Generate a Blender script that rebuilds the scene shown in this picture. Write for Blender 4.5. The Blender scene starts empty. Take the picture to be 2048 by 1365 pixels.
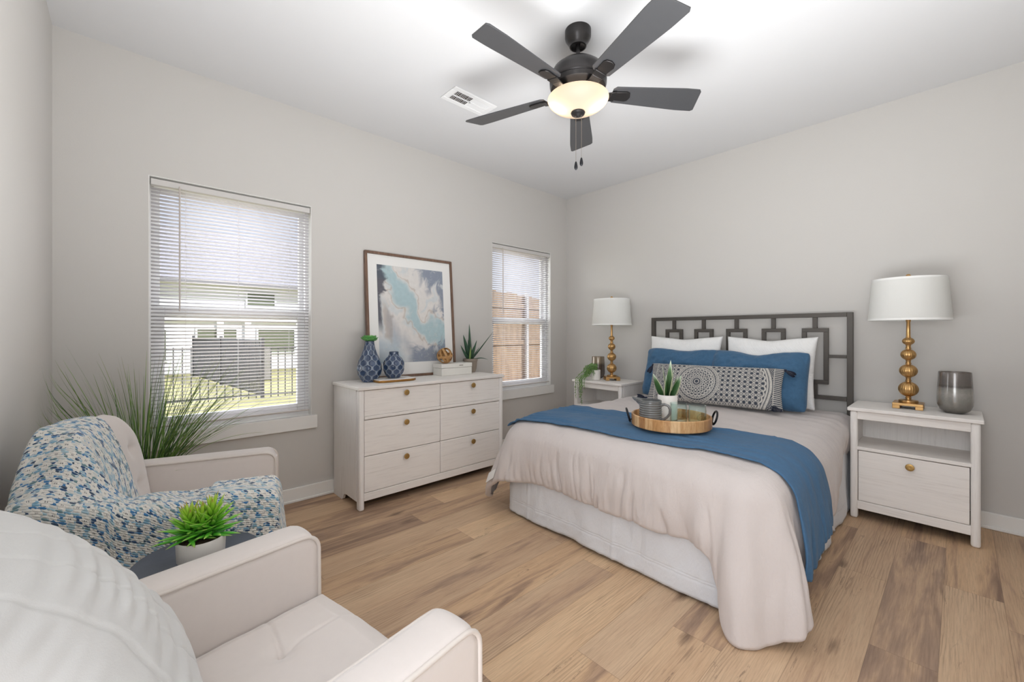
import bpy, bmesh, math, random
import numpy as np
from mathutils import Vector, Matrix

random.seed(7)
SC = bpy.context.scene
COL = SC.collection
PI = math.pi
R = math.radians

# ------------------------------------------------------------------ camera
cam_d = bpy.data.cameras.new('camera')
cam = bpy.data.objects.new('camera', cam_d)
COL.objects.link(cam)
cam.location = (3.146, -3.798, 1.17)
cam.rotation_euler = (R(90), 0, R(47.1))
cam_d.sensor_width = 36.0
cam_d.lens = 832.8 / 2048 * 36.0
cam_d.shift_y = -15.5 / 2048
cam_d.clip_start = 0.02
SC.camera = cam

# ------------------------------------------------------------------ exposure
SC.view_settings.view_transform = 'Standard'
SC.view_settings.look = 'None'
SC.view_settings.gamma = 1.0
SC.view_settings.use_curve_mapping = False
SC.view_settings.exposure = 0.20
SC.cycles.max_bounces = 10
SC.cycles.diffuse_bounces = 6
SC.cycles.transmission_bounces = 8
SC.cycles.transparent_max_bounces = 32
SC.cycles.caustics_reflective = False
SC.cycles.caustics_refractive = False
SC.cycles.sample_clamp_indirect = 6.0

# ------------------------------------------------------------------ sky
W = bpy.data.worlds.new('sky')
SC.world = W
W.use_nodes = True
wn = W.node_tree
wn.nodes.clear()
w_out = wn.nodes.new('ShaderNodeOutputWorld')
w_bg = wn.nodes.new('ShaderNodeBackground')
w_tc = wn.nodes.new('ShaderNodeTexCoord')
w_sep = wn.nodes.new('ShaderNodeSeparateXYZ')
w_rmp = wn.nodes.new('ShaderNodeValToRGB')
w_rmp.color_ramp.elements[0].position = 0.0
w_rmp.color_ramp.elements[0].color = (0.80, 0.82, 0.90, 1)
w_rmp.color_ramp.elements[1].position = 0.6
w_rmp.color_ramp.elements[1].color = (0.50, 0.56, 0.82, 1)
wn.links.new(w_tc.outputs['Generated'], w_sep.inputs[0])
wn.links.new(w_sep.outputs['Z'], w_rmp.inputs[0])
wn.links.new(w_rmp.outputs[0], w_bg.inputs['Color'])
w_bg.inputs['Strength'].default_value = 1.0
wn.links.new(w_bg.outputs[0], w_out.inputs[0])

def light(name, kind, loc, rot, energy, color=(1, 1, 1), **kw):
    d = bpy.data.lights.new(name, kind)
    d.energy = energy
    d.color = color
    for k, v in kw.items():
        setattr(d, k, v)
    o = bpy.data.objects.new(name, d)
    COL.objects.link(o)
    o.location = loc
    o.rotation_euler = rot
    return o

# soft daylight falling on the window wall from outside (bright overcast sky)
light('daylight', 'SUN', (-6, -2, 6), (R(62), 0, R(-80)), 11.0, (0.97, 0.985, 1.0), angle=R(120))
# the sun itself stands behind the house and lights the far side of the gardens
light('sun', 'SUN', (8, 6, 9), (R(48), 0, R(118)), 4.2, (1.0, 0.97, 0.92), angle=R(2))
# added fill light behind the opening, standing in for a bright unseen room
light('hall_fill', 'AREA', (2.75, -5.3, 1.7), (R(95), 0, R(26)), 88, (0.94, 0.97, 1.0), shape='RECTANGLE', size=2.6, size_y=2.2)
light('ceiling_fill', 'AREA', (2.5, -2.6, 0.88), (R(180), 0, 0), 62, (0.955, 0.98, 1.0), shape='DISK', size=1.7)  # unseen fill disk added over the bed, facing up to bounce off the ceiling

# ================================================================== helpers
def lin(c):
    def f(v):
        v = v / 255.0
        return v / 12.92 if v <= 0.04045 else ((v + 0.055) / 1.055) ** 2.4
    return (f(c[0]), f(c[1]), f(c[2]), 1.0)

class NT:
    """small wrapper that writes shader nodes tersely"""
    def __init__(self, name):
        self.m = bpy.data.materials.new(name)
        self.m.use_nodes = True
        self.t = self.m.node_tree
        self.t.nodes.clear()
        self.out = self.t.nodes.new('ShaderNodeOutputMaterial')
    def n(self, kind, **kw):
        nd = self.t.nodes.new('ShaderNode' + kind)
        for k, v in kw.items():
            setattr(nd, k, v)
        return nd
    def L(self, a, b):
        self.t.links.new(a, b)
    def put(self, sock, v):
        if isinstance(v, bpy.types.NodeSocket):
            self.L(v, sock)
        elif v is not None:
            sock.default_value = v
    def math(self, op, a, b=None, c=None, clamp=False):
        nd = self.n('Math', operation=op)
        nd.use_clamp = clamp
        self.put(nd.inputs[0], a)
        if b is not None: self.put(nd.inputs[1], b)
        if c is not None: self.put(nd.inputs[2], c)
        return nd.outputs[0]
    def mix(self, f, a, b, blend='MIX'):
        nd = self.n('Mix', data_type='RGBA', blend_type=blend)
        self.put(nd.inputs[0], f)
        self.put(nd.inputs[6], a)
        self.put(nd.inputs[7], b)
        return nd.outputs[2]
    def ramp(self, f, stops, interp='LINEAR'):
        nd = self.n('ValToRGB')
        cr = nd.color_ramp
        cr.interpolation = interp
        while len(cr.elements) < len(stops):
            cr.elements.new(0.5)
        for e, (p, c) in zip(cr.elements, stops):
            e.position = p
            e.color = c
        self.put(nd.inputs[0], f)
        return nd.outputs[0]
    def noise(self, vec, scale, detail=3, rough=0.5, dist=0.0, out='Fac'):
        nd = self.n('TexNoise')
        self.put(nd.inputs['Vector'], vec)
        nd.inputs['Scale'].default_value = scale
        nd.inputs['Detail'].default_value = detail
        nd.inputs['Roughness'].default_value = rough
        nd.inputs['Distortion'].default_value = dist
        return nd.outputs[0 if out == 'Fac' else 1]
    def coord(self, which='Object'):
        return self.n('TexCoord').outputs[which]
    def mapped(self, vec, scale=(1, 1, 1), loc=(0, 0, 0)):
        nd = self.n('Mapping')
        self.put(nd.inputs['Vector'], vec)
        nd.inputs['Scale'].default_value = scale
        nd.inputs['Location'].default_value = loc
        return nd.outputs[0]
    def bump(self, h, strength=0.3, dist=0.002):
        nd = self.n('Bump')
        nd.inputs['Strength'].default_value = strength
        nd.inputs['Distance'].default_value = dist
        self.put(nd.inputs['Height'], h)
        return nd.outputs[0]
    def bsdf(self, color, rough=0.6, metal=0.0, normal=None, spec=None, sheen=None, trans=None, ior=None, coat=None):
        nd = self.n('BsdfPrincipled')
        self.put(nd.inputs['Base Color'], color)
        self.put(nd.inputs['Roughness'], rough)
        self.put(nd.inputs['Metallic'], metal)
        if normal is not None: self.L(normal, nd.inputs['Normal'])
        if spec is not None: nd.inputs['Specular IOR Level'].default_value = spec
        if sheen is not None:
            nd.inputs['Sheen Weight'].default_value = sheen
            nd.inputs['Sheen Roughness'].default_value = 0.4
        if trans is not None: nd.inputs['Transmission Weight'].default_value = trans
        if ior is not None: nd.inputs['IOR'].default_value = ior
        if coat is not None: nd.inputs['Coat Weight'].default_value = coat
        return nd
    def done(self, shader):
        self.L(shader.outputs[0] if hasattr(shader, 'outputs') else shader, self.out.inputs['Surface'])
        return self.m

def plain(name, rgb, rough=0.6, metal=0.0, var=0.05, scale=6.0, bump=0.0, bscale=200.0, bdist=0.001, spec=None, sheen=None, coat=None):
    t = NT(name)
    co = t.coord()
    c = lin(rgb)
    d = tuple(v * (1 - var) for v in c[:3]) + (1,)
    col = t.mix(t.noise(co, scale, 4), d, c)
    nrm = t.bump(t.noise(co, bscale, 2), bump, bdist) if bump else None
    return t.done(t.bsdf(col, rough, metal, nrm, spec, sheen, coat=coat))

def washed_wood(name, axis, light_c, dark_c, rough=0.55):
    t = NT(name)
    co = t.coord()
    sc = [26, 26, 26]
    sc[axis] = 1.3
    g = t.noise(t.mapped(co, tuple(sc)), 3.0, 6, 0.62, 0.35)
    sc2 = [110, 110, 110]
    sc2[axis] = 3
    f = t.noise(t.mapped(co, tuple(sc2)), 3.0, 3, 0.6)
    k = t.math('ADD', t.math('MULTIPLY', g, 0.65), t.math('MULTIPLY', f, 0.35))
    col = t.ramp(k, [(0.26, lin(dark_c)), (0.46, lin(light_c)), (0.7, lin(tuple(min(255, v + 5) for v in light_c)))])
    return t.done(t.bsdf(col, rough, 0, t.bump(k, 0.22, 0.0012)))

def fabric(name, rgb, weave=900.0, wr_scale=14.0, wr=0.35, var=0.06, rough=0.85, sheen=0.25, weave_b=0.25, stretch=(1, 1, 1), crinkle=0.0):
    t = NT(name)
    co = t.coord()
    c = lin(rgb)
    d = tuple(v * (1 - var) for v in c[:3]) + (1,)
    big = t.noise(t.mapped(co, stretch), wr_scale, 5, 0.6, 0.6)
    fine = t.noise(co, weave, 1)
    col = t.mix(t.noise(co, 60, 3), d, c)
    h = t.math('ADD', t.math('MULTIPLY', big, wr), t.math('MULTIPLY', fine, weave_b * 0.1))
    if crinkle:
        h = t.math('ADD', h, t.math('MULTIPLY', t.noise(t.mapped(co, stretch), 55, 4, 0.6, 1.2), crinkle))
    return t.done(t.bsdf(col, rough, 0, t.bump(h, 0.55, 0.012), 0.2, sheen))

def vcol(name, rough=0.6, bump=0.0, bscale=300, spec=None, coat=None, sheen=None):
    """material that takes the surface's own pattern from the mesh's colour attribute"""
    t = NT(name)
    at = t.n('Attribute', attribute_name='pattern')
    co = t.coord()
    col = t.mix(t.math('MULTIPLY', t.noise(co, 40, 3), 0.16), at.outputs['Color'], (0, 0, 0, 1))
    nrm = t.bump(t.noise(co, bscale, 2), bump, 0.001) if bump else None
    return t.done(t.bsdf(col, rough, 0, nrm, spec, sheen, coat=coat))

# ------------------------------------------------------------------ noise in numpy
_rng = np.random.RandomState(3)
_P = _rng.rand(512, 512) * 2 - 1
def vn(x, y, s=0):
    x = np.asarray(x, float) + s * 17.31
    y = np.asarray(y, float) + s * 9.73
    xi = np.floor(x).astype(int); yi = np.floor(y).astype(int)
    fx = x - xi; fy = y - yi
    fx = fx * fx * (3 - 2 * fx); fy = fy * fy * (3 - 2 * fy)
    a = _P[xi % 512, yi % 512]; b = _P[(xi + 1) % 512, yi % 512]
    c = _P[xi % 512, (yi + 1) % 512]; d = _P[(xi + 1) % 512, (yi + 1) % 512]
    return (a * (1 - fx) + b * fx) * (1 - fy) + (c * (1 - fx) + d * fx) * fy
def fbm(x, y, o=4, s=0, g=0.5):
    r = 0; a = 1.0
    for k in range(o):
        r = r + a * vn(x * 2 ** k, y * 2 ** k, s + k * 3)
        a *= g
    return r
def sstep(a, b, x):
    t = np.clip((np.asarray(x, float) - a) / (b - a), 0, 1)
    return t * t * (3 - 2 * t)

# ------------------------------------------------------------------ object making
def link(name, me, m=None, parent=None):
    o = bpy.data.objects.new(name, me)
    COL.objects.link(o)
    if m is not None:
        me.materials.append(m)
    if parent is not None:
        o.parent = parent
    return o

def tag(o, label=None, cat=None, group=None, kind=None):
    if label: o['label'] = label
    if cat: o['category'] = cat
    if group: o['group'] = group
    if kind: o['kind'] = kind
    return o

def thing(name, label, cat, loc=(0, 0, 0), rz=0.0, group=None):
    o = bpy.data.objects.new(name, None)
    o.empty_display_size = 0.1
    COL.objects.link(o)
    o.location = loc
    o.rotation_euler = (0, 0, rz)
    return tag(o, label, cat, group)

class MB:
    def __init__(self):
        self.v = []; self.f = []
    def add(self, vs, fs):
        b = len(self.v)
        self.v += [tuple(p) for p in vs]
        self.f += [tuple(b + i for i in q) for q in fs]
        return self
    def box(self, x0, x1, y0, y1, z0, z1):
        return self.add([(x0, y0, z0), (x1, y0, z0), (x1, y1, z0), (x0, y1, z0), (x0, y0, z1), (x1, y0, z1), (x1, y1, z1), (x0, y1, z1)],
                        [(0, 3, 2, 1), (4, 5, 6, 7), (0, 1, 5, 4), (1, 2, 6, 5), (2, 3, 7, 6), (3, 0, 4, 7)])
    def prism(self, poly, h0, h1, plane='xy'):
        """extrude a polygon; plane 'xy' -> along z, 'yz' -> along x, 'xz' -> along y"""
        def P(a, b, h):
            return (a, b, h) if plane == 'xy' else (h, a, b) if plane == 'yz' else (a, h, b)
        n = len(poly)
        vs = [P(a, b, h0) for a, b in poly] + [P(a, b, h1) for a, b in poly]
        fs = [tuple(range(n))[::-1], tuple(range(n, 2 * n))] + [(i, (i + 1) % n, n + (i + 1) % n, n + i) for i in range(n)]
        return self.add(vs, fs)
    def lathe(self, prof, n=32, c=(0, 0, 0), cap=True):
        vs = []; fs = []
        for r, z in prof:
            for k in range(n):
                a = 2 * PI * k / n
                vs.append((c[0] + r * math.cos(a), c[1] + r * math.sin(a), c[2] + z))
        m = len(prof)
        for i in range(m - 1):
            for k in range(n):
                k2 = (k + 1) % n
                fs.append((i * n + k, i * n + k2, (i + 1) * n + k2, (i + 1) * n + k))
        if cap:
            fs.append(tuple(range(n))[::-1])
            fs.append(tuple((m - 1) * n + k for k in range(n)))
        return self.add(vs, fs)
    def tube(self, pts, r, n=8, closed=False, flat=1.0):
        pts = [Vector(p) for p in pts]
        m = len(pts)
        rs = r if isinstance(r, (list, tuple)) else [r] * m
        vs = []; fs = []
        up = None
        for i, p in enumerate(pts):
            if closed:
                t = pts[(i + 1) % m] - pts[i - 1]
            else:
                t = pts[min(i + 1, m - 1)] - pts[max(i - 1, 0)]
            t.normalize()
            if up is None:
                up = Vector((0, 0, 1)) if abs(t.z) < 0.9 else Vector((1, 0, 0))
            u = t.cross(up)
            if u.length < 1e-6:
                u = t.cross(Vector((0, 1, 0)))
            u.normalize()
            w = u.cross(t); w.normalize()
            up = w
            for k in range(n):
                a = 2 * PI * k / n
                vs.append(p + (u * math.cos(a) + w * math.sin(a) * flat) * rs[i])
        seg = m if closed else m - 1
        for i in range(seg):
            j = (i + 1) % m
            for k in range(n):
                k2 = (k + 1) % n
                fs.append((i * n + k, i * n + k2, j * n + k2, j * n + k))
        if not closed:
            fs.append(tuple(range(n))[::-1])
            fs.append(tuple((m - 1) * n + k for k in range(n)))
        return self.add(vs, fs)
    def build(self, name, m, parent=None, smooth=None, bevel=None, seg=3, colors=None):
        me = bpy.data.meshes.new(name)
        me.from_pydata(self.v, [], self.f)
        me.update()
        o = link(name, me, m, parent)
        bm = bmesh.new(); bm.from_mesh(me)
        bmesh.ops.recalc_face_normals(bm, faces=bm.faces)
        bm.to_mesh(me); bm.free()
        if colors is not None:
            set_colors(me, colors)
        if bevel:
            b = o.modifiers.new('bevel', 'BEVEL')
            b.width = bevel; b.segments = seg; b.limit_method = 'ANGLE'; b.angle_limit = R(40)
            b.harden_normals = False
            me.shade_smooth()
            me.set_sharp_from_angle(angle=R(50))
        elif smooth is not None:
            me.shade_smooth()
            me.set_sharp_from_angle(angle=R(smooth))
        return o

def set_colors(me, cols):
    cols = np.asarray(cols, np.float32).reshape(-1, cols.shape[-1] if hasattr(cols, 'shape') else 4)
    if cols.shape[1] == 3:
        cols = np.concatenate([cols, np.ones((len(cols), 1), np.float32)], 1)
    at = me.color_attributes.new('pattern', 'FLOAT_COLOR', 'POINT')
    at.data.foreach_set('color', cols.ravel())

def linarr(a):
    a = np.asarray(a, float) / 255.0
    return np.where(a <= 0.04045, a / 12.92, ((a + 0.055) / 1.055) ** 2.4)

def grid(name, V, m, parent=None, wrap_u=False, wrap_v=False, colors=None, uv=None, solid=None, flip=False, offset=-1.0):
    """V: (nu, nv, 3) array of points -> one smooth surface"""
    V = np.asarray(V, float)
    nu, nv = V.shape[:2]
    iu = np.arange(nu if wrap_u else nu - 1)
    iv = np.arange(nv if wrap_v else nv - 1)
    A, B = np.meshgrid(iu, iv, indexing='ij')
    A2 = (A + 1) % nu; B2 = (B + 1) % nv
    q = np.stack([A * nv + B, A2 * nv + B, A2 * nv + B2, A * nv + B2], -1).reshape(-1, 4)
    if flip: q = q[:, ::-1]
    me = bpy.data.meshes.new(name)
    me.from_pydata(V.reshape(-1, 3).tolist(), [], q.tolist())
    me.update()
    me.shade_smooth()
    o = link(name, me, m, parent)
    if colors is not None:
        set_colors(me, np.asarray(colors).reshape(-1, np.asarray(colors).shape[-1]))
    if uv is not None:
        l = me.uv_layers.new(name='UVMap')
        idx = np.empty(len(me.loops), np.int32)
        me.loops.foreach_get('vertex_index', idx)
        l.data.foreach_set('uv', np.asarray(uv, np.float32).reshape(-1, 2)[idx].ravel())
    if solid:
        s = o.modifiers.new('thickness', 'SOLIDIFY')
        s.thickness = solid; s.offset = offset
    return o

def dup(root, loc=None, rz=None, label=None, group=None):
    r = root.copy(); COL.objects.link(r)
    if loc is not None: r.location = loc
    if rz is not None: r.rotation_euler = (0, 0, rz)
    if label: r['label'] = label
    if group: r['group'] = group
    for ch in list(root.children):
        c = ch.copy(); COL.objects.link(c); c.parent = r
        for g in list(ch.children):
            d = g.copy(); COL.objects.link(d); d.parent = c
    return r

# ================================================================== materials
M = {}
M['wall'] = plain('wall_paint', (203, 200, 196), 0.75, var=0.015, bump=0.25, bscale=160, bdist=0.0008)
M['ceiling'] = plain('ceiling_paint', (216, 216, 217), 0.85, var=0.01, bump=0.2, bscale=120, bdist=0.0008)
M['trim'] = plain('white_trim_paint', (236, 235, 232), 0.4, var=0.01)
M['vinyl'] = plain('white_vinyl', (238, 238, 238), 0.4, var=0.01)
t = NT('blind_slat_vinyl')
co = t.coord()
col = t.mix(t.noise(co, 5, 2), lin((236, 234, 237)), lin((241, 240, 242)))
b1 = t.bsdf(col, 0.45)
b2 = t.n('BsdfTranslucent'); t.L(col, b2.inputs[0])
mx = t.n('MixShader'); mx.inputs[0].default_value = 0.25
t.L(b1.outputs[0], mx.inputs[1]); t.L(b2.outputs[0], mx.inputs[2])
M['slat'] = t.done(mx)
M['wand'] = plain('wand_plastic', (196, 188, 182), 0.3, var=0.02)
M['fan_metal'] = plain('fan_dark_bronze', (62, 60, 60), 0.32, 0.75, var=0.1)
M['fan_blade'] = plain('fan_blade_charcoal', (66, 66, 68), 0.42, 0.0, var=0.12, scale=20, spec=0.6)
M['chain'] = plain('chain_metal', (170, 160, 150), 0.3, 1.0)
M['brass'] = plain('aged_brass', (206, 164, 108), 0.3, 0.85, var=0.2, scale=30)
M['knob'] = plain('knob_brass', (196, 160, 100), 0.38, 0.8, var=0.25, scale=60)
M['bronze'] = plain('headboard_bronze', (82, 77, 72), 0.5, 0.25, var=0.12, scale=14)
M['wood_h'] = washed_wood('whitewashed_oak_horizontal', 1, (238, 234, 230), (212, 206, 201))
M['wood_x'] = washed_wood('whitewashed_oak_across', 0, (238, 234, 230), (212, 206, 201))
M['wood_v'] = washed_wood('whitewashed_oak_upright', 2, (237, 234, 231), (212, 207, 203))
M['gap'] = plain('dark_gap', (60, 48, 40), 0.9)
M['comforter'] = fabric('comforter_blush', (205, 197, 194), 700, 11, 0.6, 0.03, stretch=(1, 1, 0.45), crinkle=0.22)
M['skirt'] = fabric('bed_skirt_white', (218, 220, 224), 900, 9, 0.6, 0.03, stretch=(1, 1, 0.5), crinkle=0.25)
M['runner'] = fabric('denim_blue_runner', (76, 113, 148), 1200, 16, 0.4, 0.22, stretch=(0.4, 2.2, 1), crinkle=0.07, sheen=0.08)
M['denim'] = fabric('denim_blue_pillow', (74, 112, 146), 1200, 12, 0.8, 0.26)
M['velvet'] = fabric('cream_velvet', (216, 208, 203), 1400, 5, 0.12, 0.035, sheen=0.5)
M['piping'] = fabric('cream_piping', (214, 206, 199), 1400, 5, 0.1, 0.03)
M['cushion'] = fabric('white_cotton', (208, 208, 207), 800, 10, 0.4, 0.02)
M['tassel'] = fabric('navy_tassel_thread', (44, 50, 68), 1500, 120, 0.8, 0.2)
M['mattress'] = fabric('mattress_ticking', (205, 205, 208), 900, 8, 0.1)
M['oak'] = plain('legs_walnut', (110, 78, 52), 0.5, var=0.25, scale=20)
M['white_ceramic'] = plain('matte_white_ceramic', (232, 229, 224), 0.5, var=0.03)
M['grey_ceramic'] = plain('grey_glazed_stoneware', (112, 114, 114), 0.16, var=0.18, scale=18, coat=0.5)
M['taupe_pot'] = plain('taupe_concrete', (150, 138, 126), 0.8, var=0.1, scale=40, bump=0.3)
M['soil'] = plain('potting_soil', (84, 66, 50), 0.95, var=0.5, scale=160, bump=1.0, bscale=120, bdist=0.004)
M['iron'] = plain('black_iron', (38, 38, 42), 0.35, 0.6)
M['grass_outside'] = plain('lawn', (168, 162, 112), 0.9, var=0.35, scale=2.5)
M['green_leaf'] = vcol('leaf_colours', 0.45)
M['glazed'] = vcol('blue_glaze', 0.15, coat=0.6)
M['printed_cloth'] = vcol('block_printed_cotton', 0.9, bump=0.4, bscale=900, sheen=0.2)
M['art'] = vcol('art_print_ink', 0.5)

t = NT('lamp_shade_linen')
co = t.coord()
col = t.mix(t.noise(co, 500, 2), lin((236, 236, 233)), lin((246, 246, 243)))
b1 = t.n('BsdfDiffuse'); t.L(col, b1.inputs[0])
b2 = t.n('BsdfTranslucent'); t.L(col, b2.inputs[0])
mx = t.n('MixShader'); mx.inputs[0].default_value = 0.3
t.L(b1.outputs[0], mx.inputs[1]); t.L(b2.outputs[0], mx.inputs[2])
M['shade'] = t.done(mx)

t = NT('frosted_bowl_glass')
co = t.coord()
col = t.mix(t.noise(co, 8, 2), lin((232, 216, 200)), lin((238, 224, 208)))
b1 = t.bsdf(col, 0.35)
b2 = t.n('BsdfTranslucent'); t.L(col, b2.inputs[0])
mx = t.n('MixShader'); mx.inputs[0].default_value = 0.72
t.L(b1.outputs[0], mx.inputs[1]); t.L(b2.outputs[0], mx.inputs[2])
M['bowl'] = t.done(mx)

def thin_glass(name, tint, k=1.0):
    t = NT(name)
    lw = t.n('LayerWeight'); lw.inputs['Blend'].default_value = 0.12
    tr = t.n('BsdfTransparent'); tr.inputs[0].default_value = tint
    gl = t.n('BsdfGlossy'); gl.inputs['Roughness'].default_value = 0.02
    mx = t.n('MixShader')
    f = t.math('MINIMUM', t.math('MULTIPLY', lw.outputs['Fresnel'], k), 0.4)
    t.L(f, mx.inputs[0]); t.L(tr.outputs[0], mx.inputs[1]); t.L(gl.outputs[0], mx.inputs[2])
    return t.done(mx)
M['pane'] = thin_glass('window_glass', (0.97, 0.98, 0.98, 1), 0.5)
M['picture_glass'] = thin_glass('picture_glass', (0.99, 0.99, 0.99, 1), 0.6)
M['jar'] = thin_glass('greenish_jar_glass', (0.925, 0.975, 0.965, 1), 1.8)

# wide oak floor planks running along y
t = NT('oak_plank_floor')
co = t.coord()
sp = t.n('SeparateXYZ'); t.L(co, sp.inputs[0])
PW, PL = 0.182, 1.22
xi = t.math('DIVIDE', sp.outputs['X'], PW)
row = t.math('FLOOR', xi)
wn1 = t.n('TexWhiteNoise', noise_dimensions='1D'); t.L(row, wn1.inputs['W'])
yo = t.math('ADD', t.math('DIVIDE', sp.outputs['Y'], PL), wn1.outputs['Value'])
pid = t.math('FLOOR', yo)
cv = t.n('CombineXYZ'); t.L(row, cv.inputs[0]); t.L(pid, cv.inputs[1])
wn2 = t.n('TexWhiteNoise', noise_dimensions='2D'); t.L(cv.outputs[0], wn2.inputs['Vector'])
sepc = t.n('SeparateColor'); t.L(wn2.outputs['Color'], sepc.inputs[0])
# every plank has its own piece of grain: shift the coordinates by the plank's random number
off = t.n('CombineXYZ')
t.L(t.math('MULTIPLY', sepc.outputs[0], 37.0), off.inputs[0])
t.L(t.math('MULTIPLY', sepc.outputs[1], 53.0), off.inputs[1])
va = t.n('VectorMath', operation='ADD'); t.L(co, va.inputs[0]); t.L(off.outputs[0], va.inputs[1])
g0 = t.noise(t.mapped(va.outputs[0], (5.0, 0.55, 1)), 1.6, 4, 0.6, 1.0)
g1 = t.noise(t.mapped(va.outputs[0], (11.0, 0.9, 1)), 1.5, 6, 0.66, 1.6)
g2 = t.noise(t.mapped(va.outputs[0], (95.0, 3.5, 1)), 2.0, 4, 0.7, 0.4)
wv = t.n('TexWave', wave_type='BANDS', bands_direction='X')
t.L(t.mapped(va.outputs[0], (6.0, 0.42, 1)), wv.inputs['Vector'])
wv.inputs['Scale'].default_value = 4.6
wv.inputs['Distortion'].default_value = 12.0
wv.inputs['Detail'].default_value = 3.0
wv.inputs['Detail Scale'].default_value = 0.9
tone = t.math('ADD', t.math('MULTIPLY', g0, 0.6), t.math('MULTIPLY', g1, 0.4))
tone = t.math('ADD', tone, t.math('MULTIPLY', t.math('SUBTRACT', sepc.outputs[2], 0.5), 0.22))
base = t.ramp(tone, [(0.30, lin((136, 110, 93))), (0.40, lin((174, 144, 119))), (0.475, lin((206, 172, 137))), (0.68, lin((224, 193, 157)))])
grey = t.mix(t.math('MULTIPLY', sepc.outputs[0], 0.35), base, lin((166, 145, 131)))
fine = t.math('MULTIPLY', t.math('SUBTRACT', 1.0, t.math('SMOOTH_MIN', 1.0, t.math('MULTIPLY', g2, 1.75), 0.2)), 0.7, clamp=True)
c1 = t.mix(fine, grey, lin((112, 86, 66)))
cath = t.math('MULTIPLY', t.math('POWER', wv.outputs[1], 5.0), t.math('MULTIPLY', t.ramp(t.noise(t.mapped(va.outputs[0], (3, 0.6, 1)), 1.3, 2), [(0.48, (0, 0, 0, 1)), (0.60, (1, 1, 1, 1))]), 0.42))
c2 = t.mix(cath, c1, lin((98, 74, 56)))
# knots
vo = t.n('TexVoronoi', feature='F1'); t.L(t.mapped(va.outputs[0], (3.4, 1.15, 1)), vo.inputs['Vector']); vo.inputs['Scale'].default_value = 1.55
vo.inputs['Randomness'].default_value = 1.0
kn = t.ramp(t.math('ADD', vo.outputs['Distance'], t.math('ADD', t.math('MULTIPLY', t.math('SUBTRACT', g1, 0.5), 0.30), t.math('MULTIPLY', t.math('SUBTRACT', g2, 0.5), 0.10))), [(0.03, (1, 1, 1, 1)), (0.15, (0, 0, 0, 1))])
crk = t.math('SUBTRACT', 1.0, t.math('MULTIPLY', t.math('ABSOLUTE', t.math('SUBTRACT', g1, 0.60)), 55.0), clamp=True)
crm = t.ramp(t.noise(t.mapped(va.outputs[0], (2.2, 1.1, 1)), 1.9, 2), [(0.55, (0, 0, 0, 1)), (0.62, (1, 1, 1, 1))])
c2 = t.mix(t.math('MULTIPLY', t.math('MULTIPLY', crk, crm), 0.65), c2, lin((96, 76, 66)))
c3 = t.mix(t.math('MULTIPLY', kn, 0.75), c2, lin((92, 72, 60)))
# hairline joints between planks
fx = t.math('FRACT', xi); fy = t.math('FRACT', yo)
ex = t.math('MULTIPLY', t.math('MINIMUM', fx, t.math('SUBTRACT', 1.0, fx)), PW)
ey = t.math('MULTIPLY', t.math('MINIMUM', fy, t.math('SUBTRACT', 1.0, fy)), PL)
ed = t.math('MINIMUM', ex, ey)
jl = t.math('LESS_THAN', ed, 0.0011)
c4 = t.mix(t.math('MULTIPLY', jl, 0.35), c3, lin((80, 60, 46)))
M['floor'] = t.done(t.bsdf(c4, t.math('ADD', 0.42, t.math('MULTIPLY', g2, 0.2)), 0, t.bump(t.math('SUBTRACT', g2, t.math('MULTIPLY', jl, 1.5)), 0.12, 0.001), 0.35))

# crocheted throw: white flowers on blue, teal and pale dashes of yarn; UV in metres
t = NT('crochet_throw_yarn')
uvn = t.coord('UV')
wob = t.n('VectorMath', operation='MULTIPLY_ADD'); t.L(t.noise(uvn, 130, 3, 0.6, out='Color'), wob.inputs[0]); wob.inputs[1].default_value = (0.007, 0.0045, 0); t.L(uvn, wob.inputs[2])
sp = t.n('SeparateXYZ'); t.L(wob.outputs[0], sp.inputs[0])
U, V = sp.outputs['X'], sp.outputs['Y']
pw, ph = 0.041, 0.034
vr = t.math('DIVIDE', V, ph); rowi = t.math('FLOOR', vr)
uu = t.math('ADD', t.math('DIVIDE', U, pw), t.math('MULTIPLY', t.math('MODULO', rowi, 2.0), 0.5))
du = t.math('MULTIPLY', t.math('SUBTRACT', t.math('FRACT', uu), 0.5), pw)
dv = t.math('MULTIPLY', t.math('SUBTRACT', t.math('FRACT', vr), 0.5), ph)
rr = t.math('SQRT', t.math('ADD', t.math('MULTIPLY', du, du), t.math('MULTIPLY', dv, dv)))
th = t.math('ARCTAN2', dv, du)
rad = t.math('ADD', 0.0142, t.math('MULTIPLY', t.math('COSINE', t.math('MULTIPLY', th, 6.0)), 0.0026))
flower = t.math('LESS_THAN', rr, rad)
hole = t.math('MULTIPLY', t.math('LESS_THAN', t.math('ABSOLUTE', t.math('SUBTRACT', t.math('ABSOLUTE', du), 0.0022)), 0.0011), t.math('LESS_THAN', t.math('ABSOLUTE', dv), 0.0026))
bh, bw = 0.0078, 0.021
br = t.math('DIVIDE', V, bh); bi = t.math('FLOOR', br)
w1 = t.n('TexWhiteNoise', noise_dimensions='1D'); t.L(bi, w1.inputs['W'])
bu = t.math('ADD', t.math('DIVIDE', U, bw), w1.outputs['Value']); bj = t.math('FLOOR', bu)
cv = t.n('CombineXYZ'); t.L(bi, cv.inputs[0]); t.L(bj, cv.inputs[1])
w2 = t.n('TexWhiteNoise', noise_dimensions='2D'); t.L(cv.outputs[0], w2.inputs['Vector'])
dashc = t.ramp(w2.outputs['Value'], [(0.0, lin((222, 222, 216))), (0.22, lin((166, 196, 208))), (0.38, lin((62, 122, 174))), (0.56, lin((44, 76, 116))),
                                    (0.67, lin((108, 140, 146))), (0.82, lin((128, 172, 198))), (0.95, lin((44, 64, 90)))], 'CONSTANT')
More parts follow.
